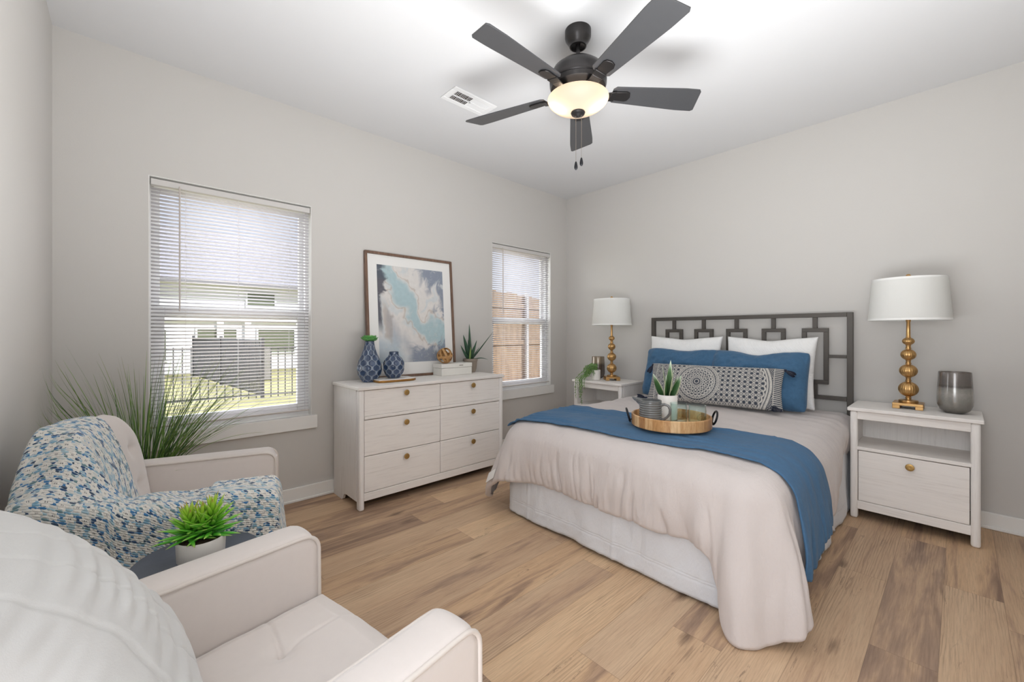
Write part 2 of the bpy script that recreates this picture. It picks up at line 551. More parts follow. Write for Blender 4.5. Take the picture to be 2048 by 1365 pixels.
ea = t.math('MULTIPLY', t.math('SUBTRACT', t.math('FRACT', bu), 0.5), 2.0)
eb = t.math('MULTIPLY', t.math('SUBTRACT', t.math('FRACT', br), 0.5), 2.0)
ell = t.math('ADD', t.math('MULTIPLY', ea, ea), t.math('MULTIPLY', eb, eb))
dash = t.math('LESS_THAN', ell, 1.0)
cA = t.mix(dash, lin((216, 222, 224)), dashc)
cB = t.mix(flower, cA, lin((238, 234, 226)))
cC = t.mix(t.math('MULTIPLY', hole, 0.8), cB, lin((70, 74, 78)))
cC = t.mix(t.math('MULTIPLY', t.noise(uvn, 420, 2), 0.20), cC, lin((120, 140, 152)))
hgt = t.math('ADD', t.math('MULTIPLY', t.math('SUBTRACT', 1.0, t.math('MINIMUM', ell, 1.0)), 0.7), t.math('MULTIPLY', flower, 0.4))
hgt = t.math('SUBTRACT', hgt, t.math('MULTIPLY', hole, 1.0))
hgt = t.math('ADD', hgt, t.math('MULTIPLY', t.noise(uvn, 420, 2), 0.35))
M['throw'] = t.done(t.bsdf(cC, 0.9, 0, t.bump(hgt, 0.8, 0.004), 0.15, 0.4))

# smoky mercury vase: clear grey neck over a mottled silver-brown body (object z in metres)
def smoke_vase(name, top, mid, bot, z0, z1):
    t = NT(name)
    co = t.coord()
    sp = t.n('SeparateXYZ'); t.L(co, sp.inputs[0])
    nz = t.noise(co, 38, 5, 0.7)
    zz = t.math('ADD', sp.outputs['Z'], t.math('MULTIPLY', t.math('SUBTRACT', nz, 0.5), 0.03))
    f = t.math('DIVIDE', t.math('SUBTRACT', zz, z0), z1 - z0)
    c = t.ramp(f, [(0.0, lin(bot)), (0.46, lin(mid)), (0.58, lin(tuple(int(v * 0.9) for v in mid))), (0.63, lin(tuple(int(v * 0.8) for v in top))), (0.68, lin(top)), (0.95, lin(top)), (0.985, lin((96, 76, 60)))])
    c = t.mix(t.math('MULTIPLY', t.noise(co, 90, 4), 0.35), c, lin(bot))
    return t.done(t.bsdf(c, 0.14, 0.25, t.bump(nz, 0.15, 0.002), 0.7, coat=0.4))
M['smoke_grey'] = smoke_vase('smoky_grey_glaze', (118, 112, 108), (176, 174, 168), (92, 87, 80), 0.0, 0.25)
M['smoke_brown'] = smoke_vase('smoky_brown_glaze', (150, 134, 112), (96, 84, 74), (112, 104, 98), 0.0, 0.24)

def wood_pattern(name, a, b, c, axis, sc=1.0, rough=0.45):
    t = NT(name)
    co = t.coord()
    s = [14 * sc] * 3; s[axis] = 1.6 * sc
    g = t.noise(t.mapped(co, tuple(s)), 3.0, 6, 0.65, 1.2)
    col = t.ramp(g, [(0.3, lin(a)), (0.5, lin(b)), (0.7, lin(c))])
    return t.done(t.bsdf(col, rough, 0, t.bump(g, 0.15, 0.001)))
M['acacia'] = wood_pattern('acacia_wood', (150, 104, 62), (196, 152, 100), (218, 182, 134), 2)
M['tan_wood'] = wood_pattern('tan_band_wood', (146, 104, 60), (184, 140, 88), (204, 164, 112), 0, 2.0, 0.55)
M['frame_wood'] = wood_pattern('walnut_frame', (88, 66, 52), (112, 86, 70), (132, 104, 86), 2, 1.5)
M['fence_wood'] = wood_pattern('cedar_fence_boards', (120, 98, 80), (150, 126, 104), (170, 146, 124), 2, 0.3, 0.8)
M['slate'] = plain('blue_grey_slate', (92, 98, 110), 0.5, var=0.35, scale=22, bump=0.3, bscale=90)
M['marble'] = plain('white_marble', (232, 228, 224), 0.3, var=0.12, scale=9)
M['gold_edge'] = plain('gilded_edge', (176, 128, 66), 0.35, 0.7, var=0.25, scale=50)
M['box_white'] = plain('distressed_white_wood', (230, 228, 222), 0.6, var=0.07, scale=26, bump=0.3, bscale=80)
# ================================================================== the room
H = 2.74
XR, YC = 3.62, -4.07
WT = 0.14
WIN = {1: (-3.70, -2.825, 0.59, 2.075), 2: (-1.142, -0.277, 0.59, 2.075)}

tag(MB().box(0, XR, YC, 0, -0.05, 0).build('floor', M['floor']), kind='structure')
tag(MB().box(-WT, XR + 0.1, YC - WT, WT, H, H + 0.06).build('ceiling', M['ceiling']), kind='structure')
w = MB()
ys = [YC - WT, WIN[1][0], WIN[1][1], WIN[2][0], WIN[2][1], WT]
for a, b in ((0, 1), (2, 3), (4, 5)):
    w.box(-WT, 0, ys[a], ys[b], -0.05, H)
for k in (1, 2):
    y0, y1, z0, z1 = WIN[k]
    w.box(-WT, 0, y0, y1, -0.05, z0 - 0.019)
    w.box(-WT, 0, y0, y1, z1, H)
tag(w.build('wall_left', M['wall']), kind='structure')
tag(MB().box(0, XR + 0.1, 0, WT, -0.05, H).build('wall_back', M['wall']), kind='structure')
# near wall with the cased opening the photograph was taken from
DX0, DX1, DZ = 2.60, 3.54, 2.08
w = MB().box(0, DX0, YC - WT, YC, -0.05, H).box(DX1, XR + 0.1, YC - WT, YC, -0.05, H).box(DX0, DX1, YC - WT, YC, DZ, H)
tag(w.build('wall_front', M['wall']), kind='structure')
tag(MB().box(XR, XR + 0.1, YC, 0, -0.05, H).build('wall_right', M['wall']), kind='structure')

def baseboard(name, pts_boxes):
    w = MB()
    for b in pts_boxes: w.box(*b)
    return tag(w.build(name, M['trim'], bevel=0.004, seg=2), kind='structure')
BH = 0.098
baseboard('baseboard_left', [(0, 0.014, YC, 0, 0, BH), (0.014, 0.024, YC, 0, 0, 0.018)])
baseboard('baseboard_back', [(0.014, XR, -0.014, 0, 0, BH), (0.024, XR, -0.024, -0.014, 0, 0.018)])
baseboard('baseboard_front', [(0.014, DX0 - 0.06, YC, YC + 0.014, 0, BH), (0.024, DX0 - 0.06, YC + 0.014, YC + 0.024, 0, 0.018)])
baseboard('baseboard_right', [(XR - 0.014, XR, YC, -0.014, 0, BH), (XR - 0.024, XR - 0.014, YC, -0.024, 0, 0.018)])
w = MB().box(DX0 - 0.06, DX0 + 0.012, YC - WT, YC + 0.014, 0, DZ + 0.05).box(DX1 - 0.012, DX1 + 0.05, YC - WT, YC + 0.014, 0, DZ + 0.05)
w.box(DX0 + 0.012, DX1 - 0.012, YC - WT, YC + 0.014, DZ - 0.012, DZ + 0.05)
tag(w.build('trim_1', M['trim'], bevel=0.003, seg=2), kind='structure')

def window(k):
    y0, y1, z0, z1 = WIN[k]
    root = tag(bpy.data.objects.new('window_%d' % k, None), kind='structure')
    COL.objects.link(root)
    j = MB()                                   # painted return round the opening
    d = 0.004
    j.box(-WT, -0.002, y0, y0 + d, z0, z1).box(-WT, -0.002, y1 - d, y1, z0, z1).box(-WT, -0.002, y0 + d, y1 - d, z1 - d, z1)
    j.build('window_jamb', M['trim'], root)
    s = MB().box(-WT, 0.012, y0 - 0.034, y1 + 0.034, z0 - 0.018, z0).box(0, 0.022, y0 - 0.034, y1 + 0.034, z0 - 0.092, z0)
    s.build('window_sill', M['trim'], root, bevel=0.003, seg=2)
    a0, a1 = y0 + d, y1 - d
    zm = 0.5 * (z0 + z1) - 0.055
    def sash(xa, xb, zb, zt, st, bot, top):
        f = MB()
        f.box(xa, xb, a0 + 0.02, a0 + 0.02 + st, zb, zt).box(xa, xb, a1 - 0.02 - st, a1 - 0.02, zb, zt)
        f.box(xa, xb, a0 + 0.02 + st, a1 - 0.02 - st, zb, zb + bot).box(xa, xb, a0 + 0.02 + st, a1 - 0.02 - st, zt - top, zt)
        o = f.build('window_sash', M['vinyl'], root, bevel=0.003, seg=2)
        g = MB().box(0.5 * (xa + xb) - 0.003, 0.5 * (xa + xb) + 0.003, a0 + 0.02 + st, a1 - 0.02 - st, zb + bot, zt - top)
        g.build('window_glass', M['pane'], o)
    fr = MB()
    fr.box(-0.135, -0.055, a0, a0 + 0.022, z0, z1 - d).box(-0.135, -0.055, a1 - 0.022, a1, z0, z1 - d)
    fr.box(-0.135, -0.055, a0 + 0.022, a1 - 0.022, z0, z0 + 0.03).box(-0.135, -0.055, a0 + 0.022, a1 - 0.022, z1 - d - 0.03, z1 - d)
    fr.build('window_frame', M['vinyl'], root)
    sash(-0.128, -0.103, zm - 0.01, z1 - 0.04, 0.03, 0.045, 0.03)
    sash(-0.097, -0.068, z0 + 0.03, zm + 0.05, 0.05, 0.05, 0.05)
window(1)
window(2)

# ------------------------------------------------------------------ blinds
def blind(k, label, wand_len, n_cords):
    y0, y1, z0, z1 = WIN[k]
    a0, a1 = y0 + 0.009, y1 - 0.009
    root = thing('mini_blind', label, 'window blind', (-0.026, 0.5 * (a0 + a1), z0), 0)
    hw = 0.5 * (a1 - a0); hh = z1 - z0 - 0.014
    hr = MB().box(-0.017, 0.021, -hw, hw, hh - 0.036, hh)
    hr.build('headrail', plain('headrail_enamel', (206, 203, 200), 0.5, var=0.01), root, bevel=0.003, seg=2)
    MB().box(-0.021, -0.017, -hw, hw, hh - 0.030, hh - 0.004).build('rail_lip', M['vinyl'], root)
    pitch = 0.0212
    top = hh - 0.052; bot = 0.052
    ns = int((top - bot) / pitch) + 1
    tilt = R(17)
    s = MB()
    rnd = random.Random(k)
    for i in range(ns):
        z = top - i * pitch
        row0 = []; row1 = []
        tl = tilt + rnd.uniform(-0.02, 0.02)
        for q in range(5):
            e = -0.0125 + 0.025 * q / 4
            c = 0.0016 * (1 - (e / 0.0125) ** 2)
            x = e * math.cos(tl) - c * math.sin(tl)
            zz = e * math.sin(tl) + c * math.cos(tl)
            row0.append((x, -hw + 0.002, z + zz)); row1.append((x, hw - 0.002, z + zz))
        s.add(row0 + row1, [(q, q + 1, 6 + q, 5 + q) for q in range(4)])
    o = s.build('slats', M['slat'], root, smooth=60)
    sm = o.modifiers.new('thickness', 'SOLIDIFY'); sm.thickness = 0.0006
    MB().box(-0.013, 0.013, -hw, hw, 0.030, 0.040).build('bottom_rail', M['wand'], root, bevel=0.003, seg=2)
    for q in range(n_cords):
        y = -hw + (0.16 if q == 0 else 2 * hw - 0.13 if q == n_cords - 1 else hw)
        c = MB()
        c.tube([(0.0135, y, hh - 0.03), (0.0135, y, 0.04)], 0.0007, 5)
        c.tube([(-0.0135, y, hh - 0.03), (-0.0135, y, 0.04)], 0.0007, 5)
        c.build('ladder_cord', M['slat'], root)
    wd = MB().tube([(0.030, -hw + 0.13, hh - 0.03), (0.032, -hw + 0.13, hh - 0.03 - wand_len)], 0.0042, 6)
    wd.tube([(0.018, -hw + 0.13, hh - 0.02), (0.030, -hw + 0.13, hh - 0.03)], 0.002, 5)
    wd.build('tilt_wand', M['wand'], root, smooth=40)
blind(1, 'white mini blind over the large window above the grass plant and armchair', 0.73, 3)
blind(2, 'white mini blind over the window between the dresser and the room corner', 0.66, 2)

# ------------------------------------------------------------------ what stands outside the windows
GZ = -0.22
tag(MB().box(-45, -WT, -22, 24, GZ - 0.05, GZ).build('exterior_ground', M['grass_outside']), kind='structure')
tag(MB().box(-2.9, -WT, -9, 9, GZ, GZ + 0.015).build('exterior_path', plain('dry_straw_strip', (206, 188, 150), 0.9, var=0.25, scale=5)), kind='structure')
siding = plain('white_lap_siding', (236, 238, 242), 0.7, var=0.03)
roofm = plain('grey_roof_shingle', (146, 145, 152), 0.9, var=0.12, scale=12)
dwin = plain('dark_house_window', (120, 128, 108), 0.2, var=0.3, scale=1.2)
hx = -15.0
house = thing('neighbour_house', 'white house with pale grey roof seen far off through the large window blinds', 'house', (hx - 3, -1, GZ))
h = MB().box(-3, 3, -5.2, 6, 0, 3.35)
h.build('wall', siding, house)
MB().prism([(3.5, 3.25), (0, 5.6), (-3.5, 3.25), (-3.5, 3.1), (0, 5.4), (3.5, 3.1)], -5.6, 6.4, 'xz').build('roof', roofm, house)
MB().box(3.0, 3.12, -5.4, 6.2, 1.80, 1.95).build('trim_band', siding, house)
for yy in (-3.4, -0.4, 0.45, 2.6):
    MB().box(3.0, 3.14, yy, yy + 0.2, 0, 1.8).build('pilaster', siding, house)
for ya, yb, za, zb in ((-0.95, 0.2, 0.62, 1.52), (0.9, 2.15, 0.66, 1.52), (-2.9, -1.8, 0.5, 1.5), (0.55, 1.45, 2.4, 2.9), (3.2, 4.4, 0.66, 1.52)):
    wv_ = MB().box(2.98, 3.03, ya, yb, za, zb).build('window', dwin, house)
    MB().box(3.03, 3.06, ya - 0.06, ya, za - 0.06, zb + 0.06).box(3.03, 3.06, yb, yb + 0.06, za - 0.06, zb + 0.06).box(3.03, 3.06, ya, yb, zb, zb + 0.06).box(3.03, 3.06, ya, yb, za - 0.06, za).build('window_frame', siding, wv_)

black = plain('black_metal_fence', (92, 92, 97), 0.5, 0.3)
def metal_fence(label, x0, y0, x1, y1, hgt, n):
    L = math.hypot(x1 - x0, y1 - y0)
    root = thing('metal_fence', label, 'fence', (x0, y0, GZ), math.atan2(y1 - y0, x1 - x0))
    nposts = max(2, int(L / 2.2) + 1)
    for i in range(nposts):
        x = L * i / (nposts - 1)
        MB().box(x - 0.03, x + 0.03, -0.03, 0.03, 0, hgt + 0.06).build('post', black, root)
    MB().box(0, L, -0.015, 0.015, hgt - 0.05, hgt - 0.015).box(0, L, -0.015, 0.015, 0.1, 0.135).build('rail', black, root)
    p = MB()
    for i in range(n):
        x = L * (i + 0.5) / n
        p.box(x - 0.009, x + 0.009, -0.009, 0.009, 0.05, hgt)
    p.build('pickets', black, root)
metal_fence('black metal picket fence crossing the lawn outside the large window', -7.2, -6.5, -6.3, 2.2, 1.12, 66)
metal_fence('black metal picket fence running away toward the white house outside', -7.0, -1.65, -13.5, -2.2, 1.25, 72)
ac = thing('outdoor_unit', 'grey outdoor air conditioner unit beside the white house', 'air conditioner', (-11.2, -0.95, GZ))
MB().box(-0.4, 0.4, -0.35, 0.35, 0, 0.95).build('case', plain('grey_case', (150, 148, 146), 0.6), ac, bevel=0.03)
MB().lathe([(0.28, 0.95), (0.28, 0.99), (0.05, 1.0)], 20).build('fan_grille', black, ac)
wf = thing('wooden_fence', 'tan wooden board fence close outside the window near the room corner', 'fence', (-3.0, -1.5, GZ))
b = MB(); rnd = random.Random(5)
for i in range(44):
    y = i * 0.142
    b.box(-0.01 + rnd.uniform(0, 0.006), 0.012, y, y + 0.138, 0.03, 2.25 + rnd.uniform(-0.035, 0.035) + 0.09 * math.sin(i * 0.16))
b.build('boards', M['fence_wood'], wf)
MB().box(0.012, 0.05, 0, 6.2, 0.36, 0.45).build('rail', M['fence_wood'], wf)
MB().box(0.012, 0.05, 0, 6.2, 1.16, 1.25).build('rail', M['fence_wood'], wf)
MB().box(0.012, 0.05, 0, 6.2, 1.9, 1.99).build('rail', M['fence_wood'], wf)
for y in (0.35, 3.72, 5.9):
    MB().box(0.05, 0.11, y, y + 0.07, 0, 2.2).build('post', plain('galvanised_post', (190, 190, 194), 0.4, 0.2), wf, bevel=0.008)

# ------------------------------------------------------------------ ceiling vent
v = thing('ceiling_vent', 'white ceiling air vent beside the fan', 'air vent', (0.885, -2.09, H))
fr = MB()
ow, ol, iw, il = 0.088, 0.175, 0.052, 0.135
fr.box(-ow, -iw, -ol, ol, -0.008, -0.0005).box(iw, ow, -ol, ol, -0.008, -0.0005).box(-iw, iw, -ol, -il, -0.008, -0.0005).box(-iw, iw, il, ol, -0.008, -0.0005)
fr.build('frame', M['vinyl'], v, bevel=0.004, seg=2)
MB().box(-iw, iw, -il, il, -0.0016, -0.0006).build('duct', M['gap'], v)
lv = MB()
for i in range(24):
    y = -il + 2 * il * (i + 0.5) / 24
    d = -0.004 if i < 12 else 0.004
    lv.add([(-iw, y - d, -0.0018), (iw, y - d, -0.0018), (iw, y + d, -0.0075), (-iw, y + d, -0.0075)], [(0, 1, 2, 3)])
lo = lv.build('louvers', M['vinyl'], v)
lo.modifiers.new('thickness', 'SOLIDIFY').thickness = 0.0012
MB().box(-0.004, 0.004, -il, il, -0.008, -0.003).box(-iw, iw, -0.005, 0.005, -0.008, -0.003).build('divider', M['vinyl'], v)

# ------------------------------------------------------------------ ceiling fan
fan = thing('ceiling_fan', 'dark five-blade ceiling fan with a lit frosted glass bowl', 'ceiling fan', (1.796, -2.076, H))
MB().lathe([(0.067, 0), (0.067, -0.034), (0.063, -0.046), (0.051, -0.064), (0.044, -0.074), (0.043, -0.084), (0.037, -0.086), (0.035, -0.078), (0.0, -0.072)], 40, cap=False).build('canopy', M['fan_metal'], fan, smooth=40)
MB().lathe([(0.0105, -0.07), (0.0105, -0.20)], 16).build('downrod', M['fan_metal'], fan, smooth=40)
MB().lathe([(0.0, -0.152), (0.028, -0.155), (0.06, -0.163), (0.098, -0.180), (0.128, -0.205), (0.144, -0.235), (0.147, -0.262), (0.146, -0.278), (0.143, -0.282),
            (0.146, -0.286), (0.140, -0.305), (0.116, -0.322), (0.085, -0.33), (0.07, -0.332), (0.0, -0.332)], 56, cap=False).build('motor_housing', M['fan_metal'], fan, smooth=35)
MB().lathe([(0.07, -0.330), (0.062, -0.338), (0.060, -0.352), (0.075, -0.357), (0.075, -0.362), (0.0, -0.362)], 40, cap=False).build('switch_housing', M['fan_metal'], fan, smooth=40)
prof = [(0.155, -0.352), (0.157, -0.357), (0.150, -0.371), (0.130, -0.389), (0.100, -0.405), (0.065, -0.417), (0.03, -0.423), (0.006, -0.424)]
bo = MB().lathe(prof, 64, cap=False).build('glass_bowl', M['bowl'], fan, smooth=60)
MB().lathe([(0.004, -0.36), (0.004, -0.42)], 8).build('centre_rod', M['fan_metal'], fan)
MB().lathe([(0.034, -0.420), (0.037, -0.427), (0.033, -0.435), (0.018, -0.440), (0.008, -0.447), (0.0, -0.449)], 32, cap=False).build('finial', M['fan_metal'], fan, smooth=40)
def blade_pts(x):
    f = (x - 0.175) / (0.665 - 0.175)
    hw = 0.050 + 0.024 * min(1, f * 1.25) - 0.004 * max(0, f - 0.7)
    return hw
for k in range(5):
    a = R(-90 + 72 * k)
    e = bpy.data.objects.new('blade', None)
    xs = [0.175 + 0.49 * i / 24 for i in range(25)]
    top = []; bot = []
    for x in xs:
        hw = blade_pts(x)
        top.append((x, hw)); bot.append((x, -hw))
    # skewed tip with small rounded corners
    top[-1] = (0.668, blade_pts(0.66) - 0.010); top[-2] = (0.655, blade_pts(0.655))
    bot[-1] = (0.645, -blade_pts(0.66) + 0.012); bot[-2] = (0.634, -blade_pts(0.65)); bot[-3] = (0.620, -blade_pts(0.62)); 
    # rounded root
    top[0] = (0.180, 0.036); bot[0] = (0.180, -0.036)
    poly = top + bot[::-1]
    bl = MB().prism(poly, -0.003, 0.003)
    mt = Matrix.Rotation(a, 4, 'Z') @ Matrix.Translation((0, 0, -0.318)) @ Matrix.Rotation(R(-13), 4, 'X')
    bl.v = [tuple(mt @ Vector(p)) for p in bl.v]
    bo_ = bl.build('blade', M['fan_blade'], fan, bevel=0.0012, seg=2)
    # blade iron: curved bracket from the motor to the blade with a raised rounded pad
    ir = MB()
    pts = [(0.085, 0.0), (0.11, -0.012), (0.14, -0.016), (0.17, -0.012), (0.20, -0.0075)]
    for i in range(len(pts) - 1):
        (xa, za), (xb, zb) = pts[i], pts[i + 1]
        wa, wb = 0.017 + 0.004 * i, 0.017 + 0.004 * (i + 1)
        ir.add([(xa, -wa, za), (xb, -wb, zb), (xb, wb, zb), (xa, wa, za), (xa, -wa, za - 0.006), (xb, -wb, zb - 0.006), (xb, wb, zb - 0.006), (xa, wa, za - 0.006)],
               [(0, 1, 2, 3), (4, 7, 6, 5), (0, 4, 5, 1), (1, 5, 6, 2), (2, 6, 7, 3), (3, 7, 4, 0)])
    pad = [(0.185, -0.026), (0.255, -0.032), (0.272, -0.024), (0.280, 0.0), (0.272, 0.024), (0.255, 0.032), (0.185, 0.026)]
    ir.prism(pad, -0.011, -0.0035)
    mt2 = Matrix.Rotation(a, 4, 'Z') @ Matrix.Translation((0, 0, -0.318)) @ Matrix.Rotation(R(-13), 4, 'X')
    ir.v = [tuple(mt2 @ Vector(p)) for p in ir.v]
    ir.build('blade_iron', M['fan_metal'], bo_, bevel=0.002, seg=2)
for (dx, dy, zb) in ((-0.004, -0.012, -0.685), (0.016, 0.008, -0.665)):
    c = MB()
    n = int((zb * -1 - 0.44) / 0.0052)
    for i in range(n):
        z = -0.44 - i * 0.0052
        c.lathe([(0.0006, 0.0022), (0.0017, 0), (0.0006, -0.0022)], 6, (dx, dy, z))
    ch = c.build('pull_chain', M['chain'], fan, smooth=60)
    MB().lathe([(0.003, 0.004), (0.006, -0.004), (0.0088, -0.02), (0.0085, -0.03), (0.004, -0.038), (0.0, -0.04)], 14, (dx, dy, zb)).build('chain_knob', M['iron'], ch, smooth=60)
for q, (dx, dy) in enumerate(((-0.070, -0.062), (0.070, 0.062))):
    o = light('fan_bulb', 'POINT', (1.796 + dx, -2.076 + dy, H - 0.378), (0, 0, 0), 0.42, (1.0, 0.77, 0.54), shadow_soft_size=0.022)
# ------------------------------------------------------------------ dresser
def knob(parent, p, nrm, r=0.0200):
    """disc knob on a short neck; nrm is a unit axis"""
    k = MB().lathe([(0.006, 0.0), (0.006, 0.012), (r * 0.9, 0.015), (r, 0.019), (r * 0.96, 0.023), (r * 0.75, 0.0245), (0.0, 0.0225)], 28, cap=False)
    q = Vector((0, 0, 1)).rotation_difference(Vector(nrm))
    k.v = [tuple(q @ Vector(a) + Vector(p)) for a in k.v]
    return k.build('knob', M['knob'], parent, smooth=40)

DT = 0.815
dr = thing('dresser', 'whitewashed six-drawer dresser with brass knobs under the framed print', 'dresser', (0.25, -2.05, 0))
x0, x1, y0, y1 = -0.225, 0.226, -0.628, 0.628
MB().box(x0 - 0.004, x1 + 0.008, y0 - 0.010, y1 + 0.010, DT - 0.022, DT).build('top', M['wood_h'], dr, bevel=0.004, seg=2)
def side_panel(ya, yb, name):
    poly = [(x0, DT - 0.022), (x0, 0), (x0 + 0.15, 0), (x0 + 0.165, 0.008), (x0 + 0.178, 0.03), (x0 + 0.195, 0.048), (x0 + 0.22, 0.055), (x1 - 0.05, 0.055), (x1 - 0.05, DT - 0.022)]
    s = MB().prism(poly[::-1], ya, yb, 'xz')
    s.build(name, M['wood_v'], dr)
side_panel(y0, y0 + 0.018, 'side_panel'); side_panel(y1 - 0.018, y1, 'side_panel')
for ya, yb in ((y0, y0 + 0.036), (y1 - 0.036, y1)):
    MB().box(x1 - 0.05, x1, ya, yb, 0, DT - 0.022).build('front_leg', M['wood_v'], dr, bevel=0.011, seg=4)
MB().box(x0, x0 + 0.006, y0 + 0.018, y1 - 0.018, 0.06, DT - 0.022).build('back_panel', M['wood_h'], dr)
MB().box(x0 + 0.006, x1 - 0.026, y0 + 0.018, y1 - 0.018, 0.075, 0.09).box(x0 + 0.006, x1 - 0.026, -0.012, 0.012, 0.09, DT - 0.03).build('carcass', M['gap'], dr)
MB().box(x1 - 0.03, x1 - 0.006, y0 + 0.036, y1 - 0.036, 0.058, 0.110).build('bottom_rail', M['wood_h'], dr, bevel=0.003, seg=2)
rows = [(0.597, DT - 0.026), (0.354, 0.592), (0.113, 0.350)]
for r_, (za, zb) in enumerate(rows):
    for ya, yb in ((y0 + 0.038, -0.002), (0.002, y1 - 0.038)):
        d = MB().box(x1 - 0.03, x1 - 0.007, ya, yb, za + (0.022 if r_ == 0 else 0), zb)
        if r_ == 0:                            # top drawers end in a rounded lip
            d.box(x1 - 0.03, x1 - 0.001, ya, yb, za, za + 0.021)
        o = d.build('drawer', M['wood_h'], dr, bevel=0.0035, seg=2)
        knob(o, (x1 - 0.007, 0.5 * (ya + yb) + 0.005, zb - (0.036 if r_ == 0 else 0.048)), (1, 0, 0))

# ------------------------------------------------------------------ framed print leaning on the wall
PW_, PH_ = 0.806, 1.0
pic = thing('framed_print', 'large abstract blue and white print in a walnut frame leaning on the wall', 'framed print', (0.092, -2.043, DT + 0.0015))
pic.rotation_euler = (0, R(-4.2), 0)
hw = PW_ / 2
fw = 0.020
f = MB().box(-0.026, 0.006, -hw, -hw + fw, 0, PH_).box(-0.026, 0.006, hw - fw, hw, 0, PH_).box(-0.026, 0.006, -hw + fw, hw - fw, 0, fw).box(-0.026, 0.006, -hw + fw, hw - fw, PH_ - fw, PH_)
f.build('frame', M['frame_wood'], pic, bevel=0.0025, seg=2)
MB().box(-0.022, -0.008, -hw + fw, hw - fw, fw, PH_ - fw).build('mat', plain('mat_board', (240, 239, 236), 0.7, var=0.01), pic)
nu, nv = 210, 260
a_, b_ = np.meshgrid(np.linspace(0, 1, nu), np.linspace(0, 1, nv), indexing='ij')
pw0, pw1, pz0, pz1 = -hw + 0.098, hw - 0.098, 0.118, PH_ - 0.098
VV = np.stack([np.full_like(a_, -0.0075), pw0 + a_ * (pw1 - pw0), pz0 + b_ * (pz1 - pz0)], -1)
qx = fbm(a_ * 3, b_ * 3, 4, 1); qy = fbm(a_ * 3, b_ * 3, 4, 7)
wx, wy = a_ + 0.16 * qx, b_ + 0.16 * qy
sw = fbm(wx * 7, wy * 7, 5, 4)
C_white = linarr((226, 222, 218)); C_pale = linarr((208, 218, 222)); C_teal = linarr((172, 203, 210)); C_blue = linarr((122, 136, 158)); C_dark = linarr((66, 68, 84)); C_tan = linarr((196, 182, 170))
img = np.ones(a_.shape + (3,)) * linarr((232, 228, 224))
def lay(mask, c):
    global img
    img = img * (1 - mask[..., None]) + mask[..., None] * c
lay(sstep(0.0, 0.8, sw) * 0.6, C_pale)
# teal river from the upper left to the lower right
d1 = np.abs((wy - 0.95) + 0.95 * (wx - 0.18)) / 1.38
lay((1 - sstep(0.05, 0.15, d1 + 0.03 * sw)) * 0.85, C_teal)
lay((1 - sstep(0.004, 0.02, np.abs(d1 - 0.13 + 0.05 * sw))) * 0.6, C_tan)
# dark bank down the left side
d2 = a_ + 0.05 * qx - 0.03 - 0.04 * (1 - b_) + 0.05 * sw
lay((1 - sstep(0.01, 0.06, d2)) * sstep(0.30, 0.46, b_ + 0.05 * qy) * 0.9, C_dark)
lay((1 - sstep(0.03, 0.09, np.abs(wx - 0.22 + 0.10 * sw))) * (1 - sstep(0.45, 0.7, wy)) * sstep(0.2, 0.34, wy) * 0.7, C_tan)
# slate corner at the upper right
d3 = (1 - a_) * 0.95 + (1 - b_) * 0.62 + 0.20 * sw + 0.08 * qx
lay((1 - sstep(0.16, 0.36, d3)) * 0.85, C_blue)
# slate waves along the bottom
d4 = b_ + 0.06 * qy - 0.10 + 0.05 * np.cos((a_ - 0.62) * 9.0) + 0.10 * sw
lay((1 - sstep(0.00, 0.08, d4)) * sstep(0.36, 0.50, a_ + 0.06 * qx) * 0.85, C_blue)
lay((1 - sstep(0.06, 0.2, np.abs((wy - 0.42) + 0.75 * (wx - 0.2)) + 0.05 * sw)) * sstep(0.1, 0.25, wx) * (1 - sstep(0.36, 0.48, wx)) * 0.35, C_blue)
lay((1 - sstep(0.20, 0.36, b_ + 0.08 * qy)) * (1 - sstep(0.25, 0.45, a_ + 0.08 * qx)) * 0.7, linarr((186, 204, 216)))
# fine white marbling veins
vein = 1 - sstep(0.0, 0.035, np.abs(fbm(wx * 9, wy * 9, 4, 13)))
lay(vein * 0.55, C_white)
vein2 = 1 - sstep(0.0, 0.02, np.abs(fbm(wx * 6 + 3, wy * 6, 5, 19)))
lay(vein2 * sstep(0.25, 0.6, fbm(a_ * 2, b_ * 2, 2, 23) + 0.3) * 0.4, C_dark)
grid('print', VV, M['art'], pic, colors=img)
MB().box(-0.0045, -0.0025, -hw + fw, hw - fw, fw, PH_ - fw).build('glass', M['picture_glass'], pic)

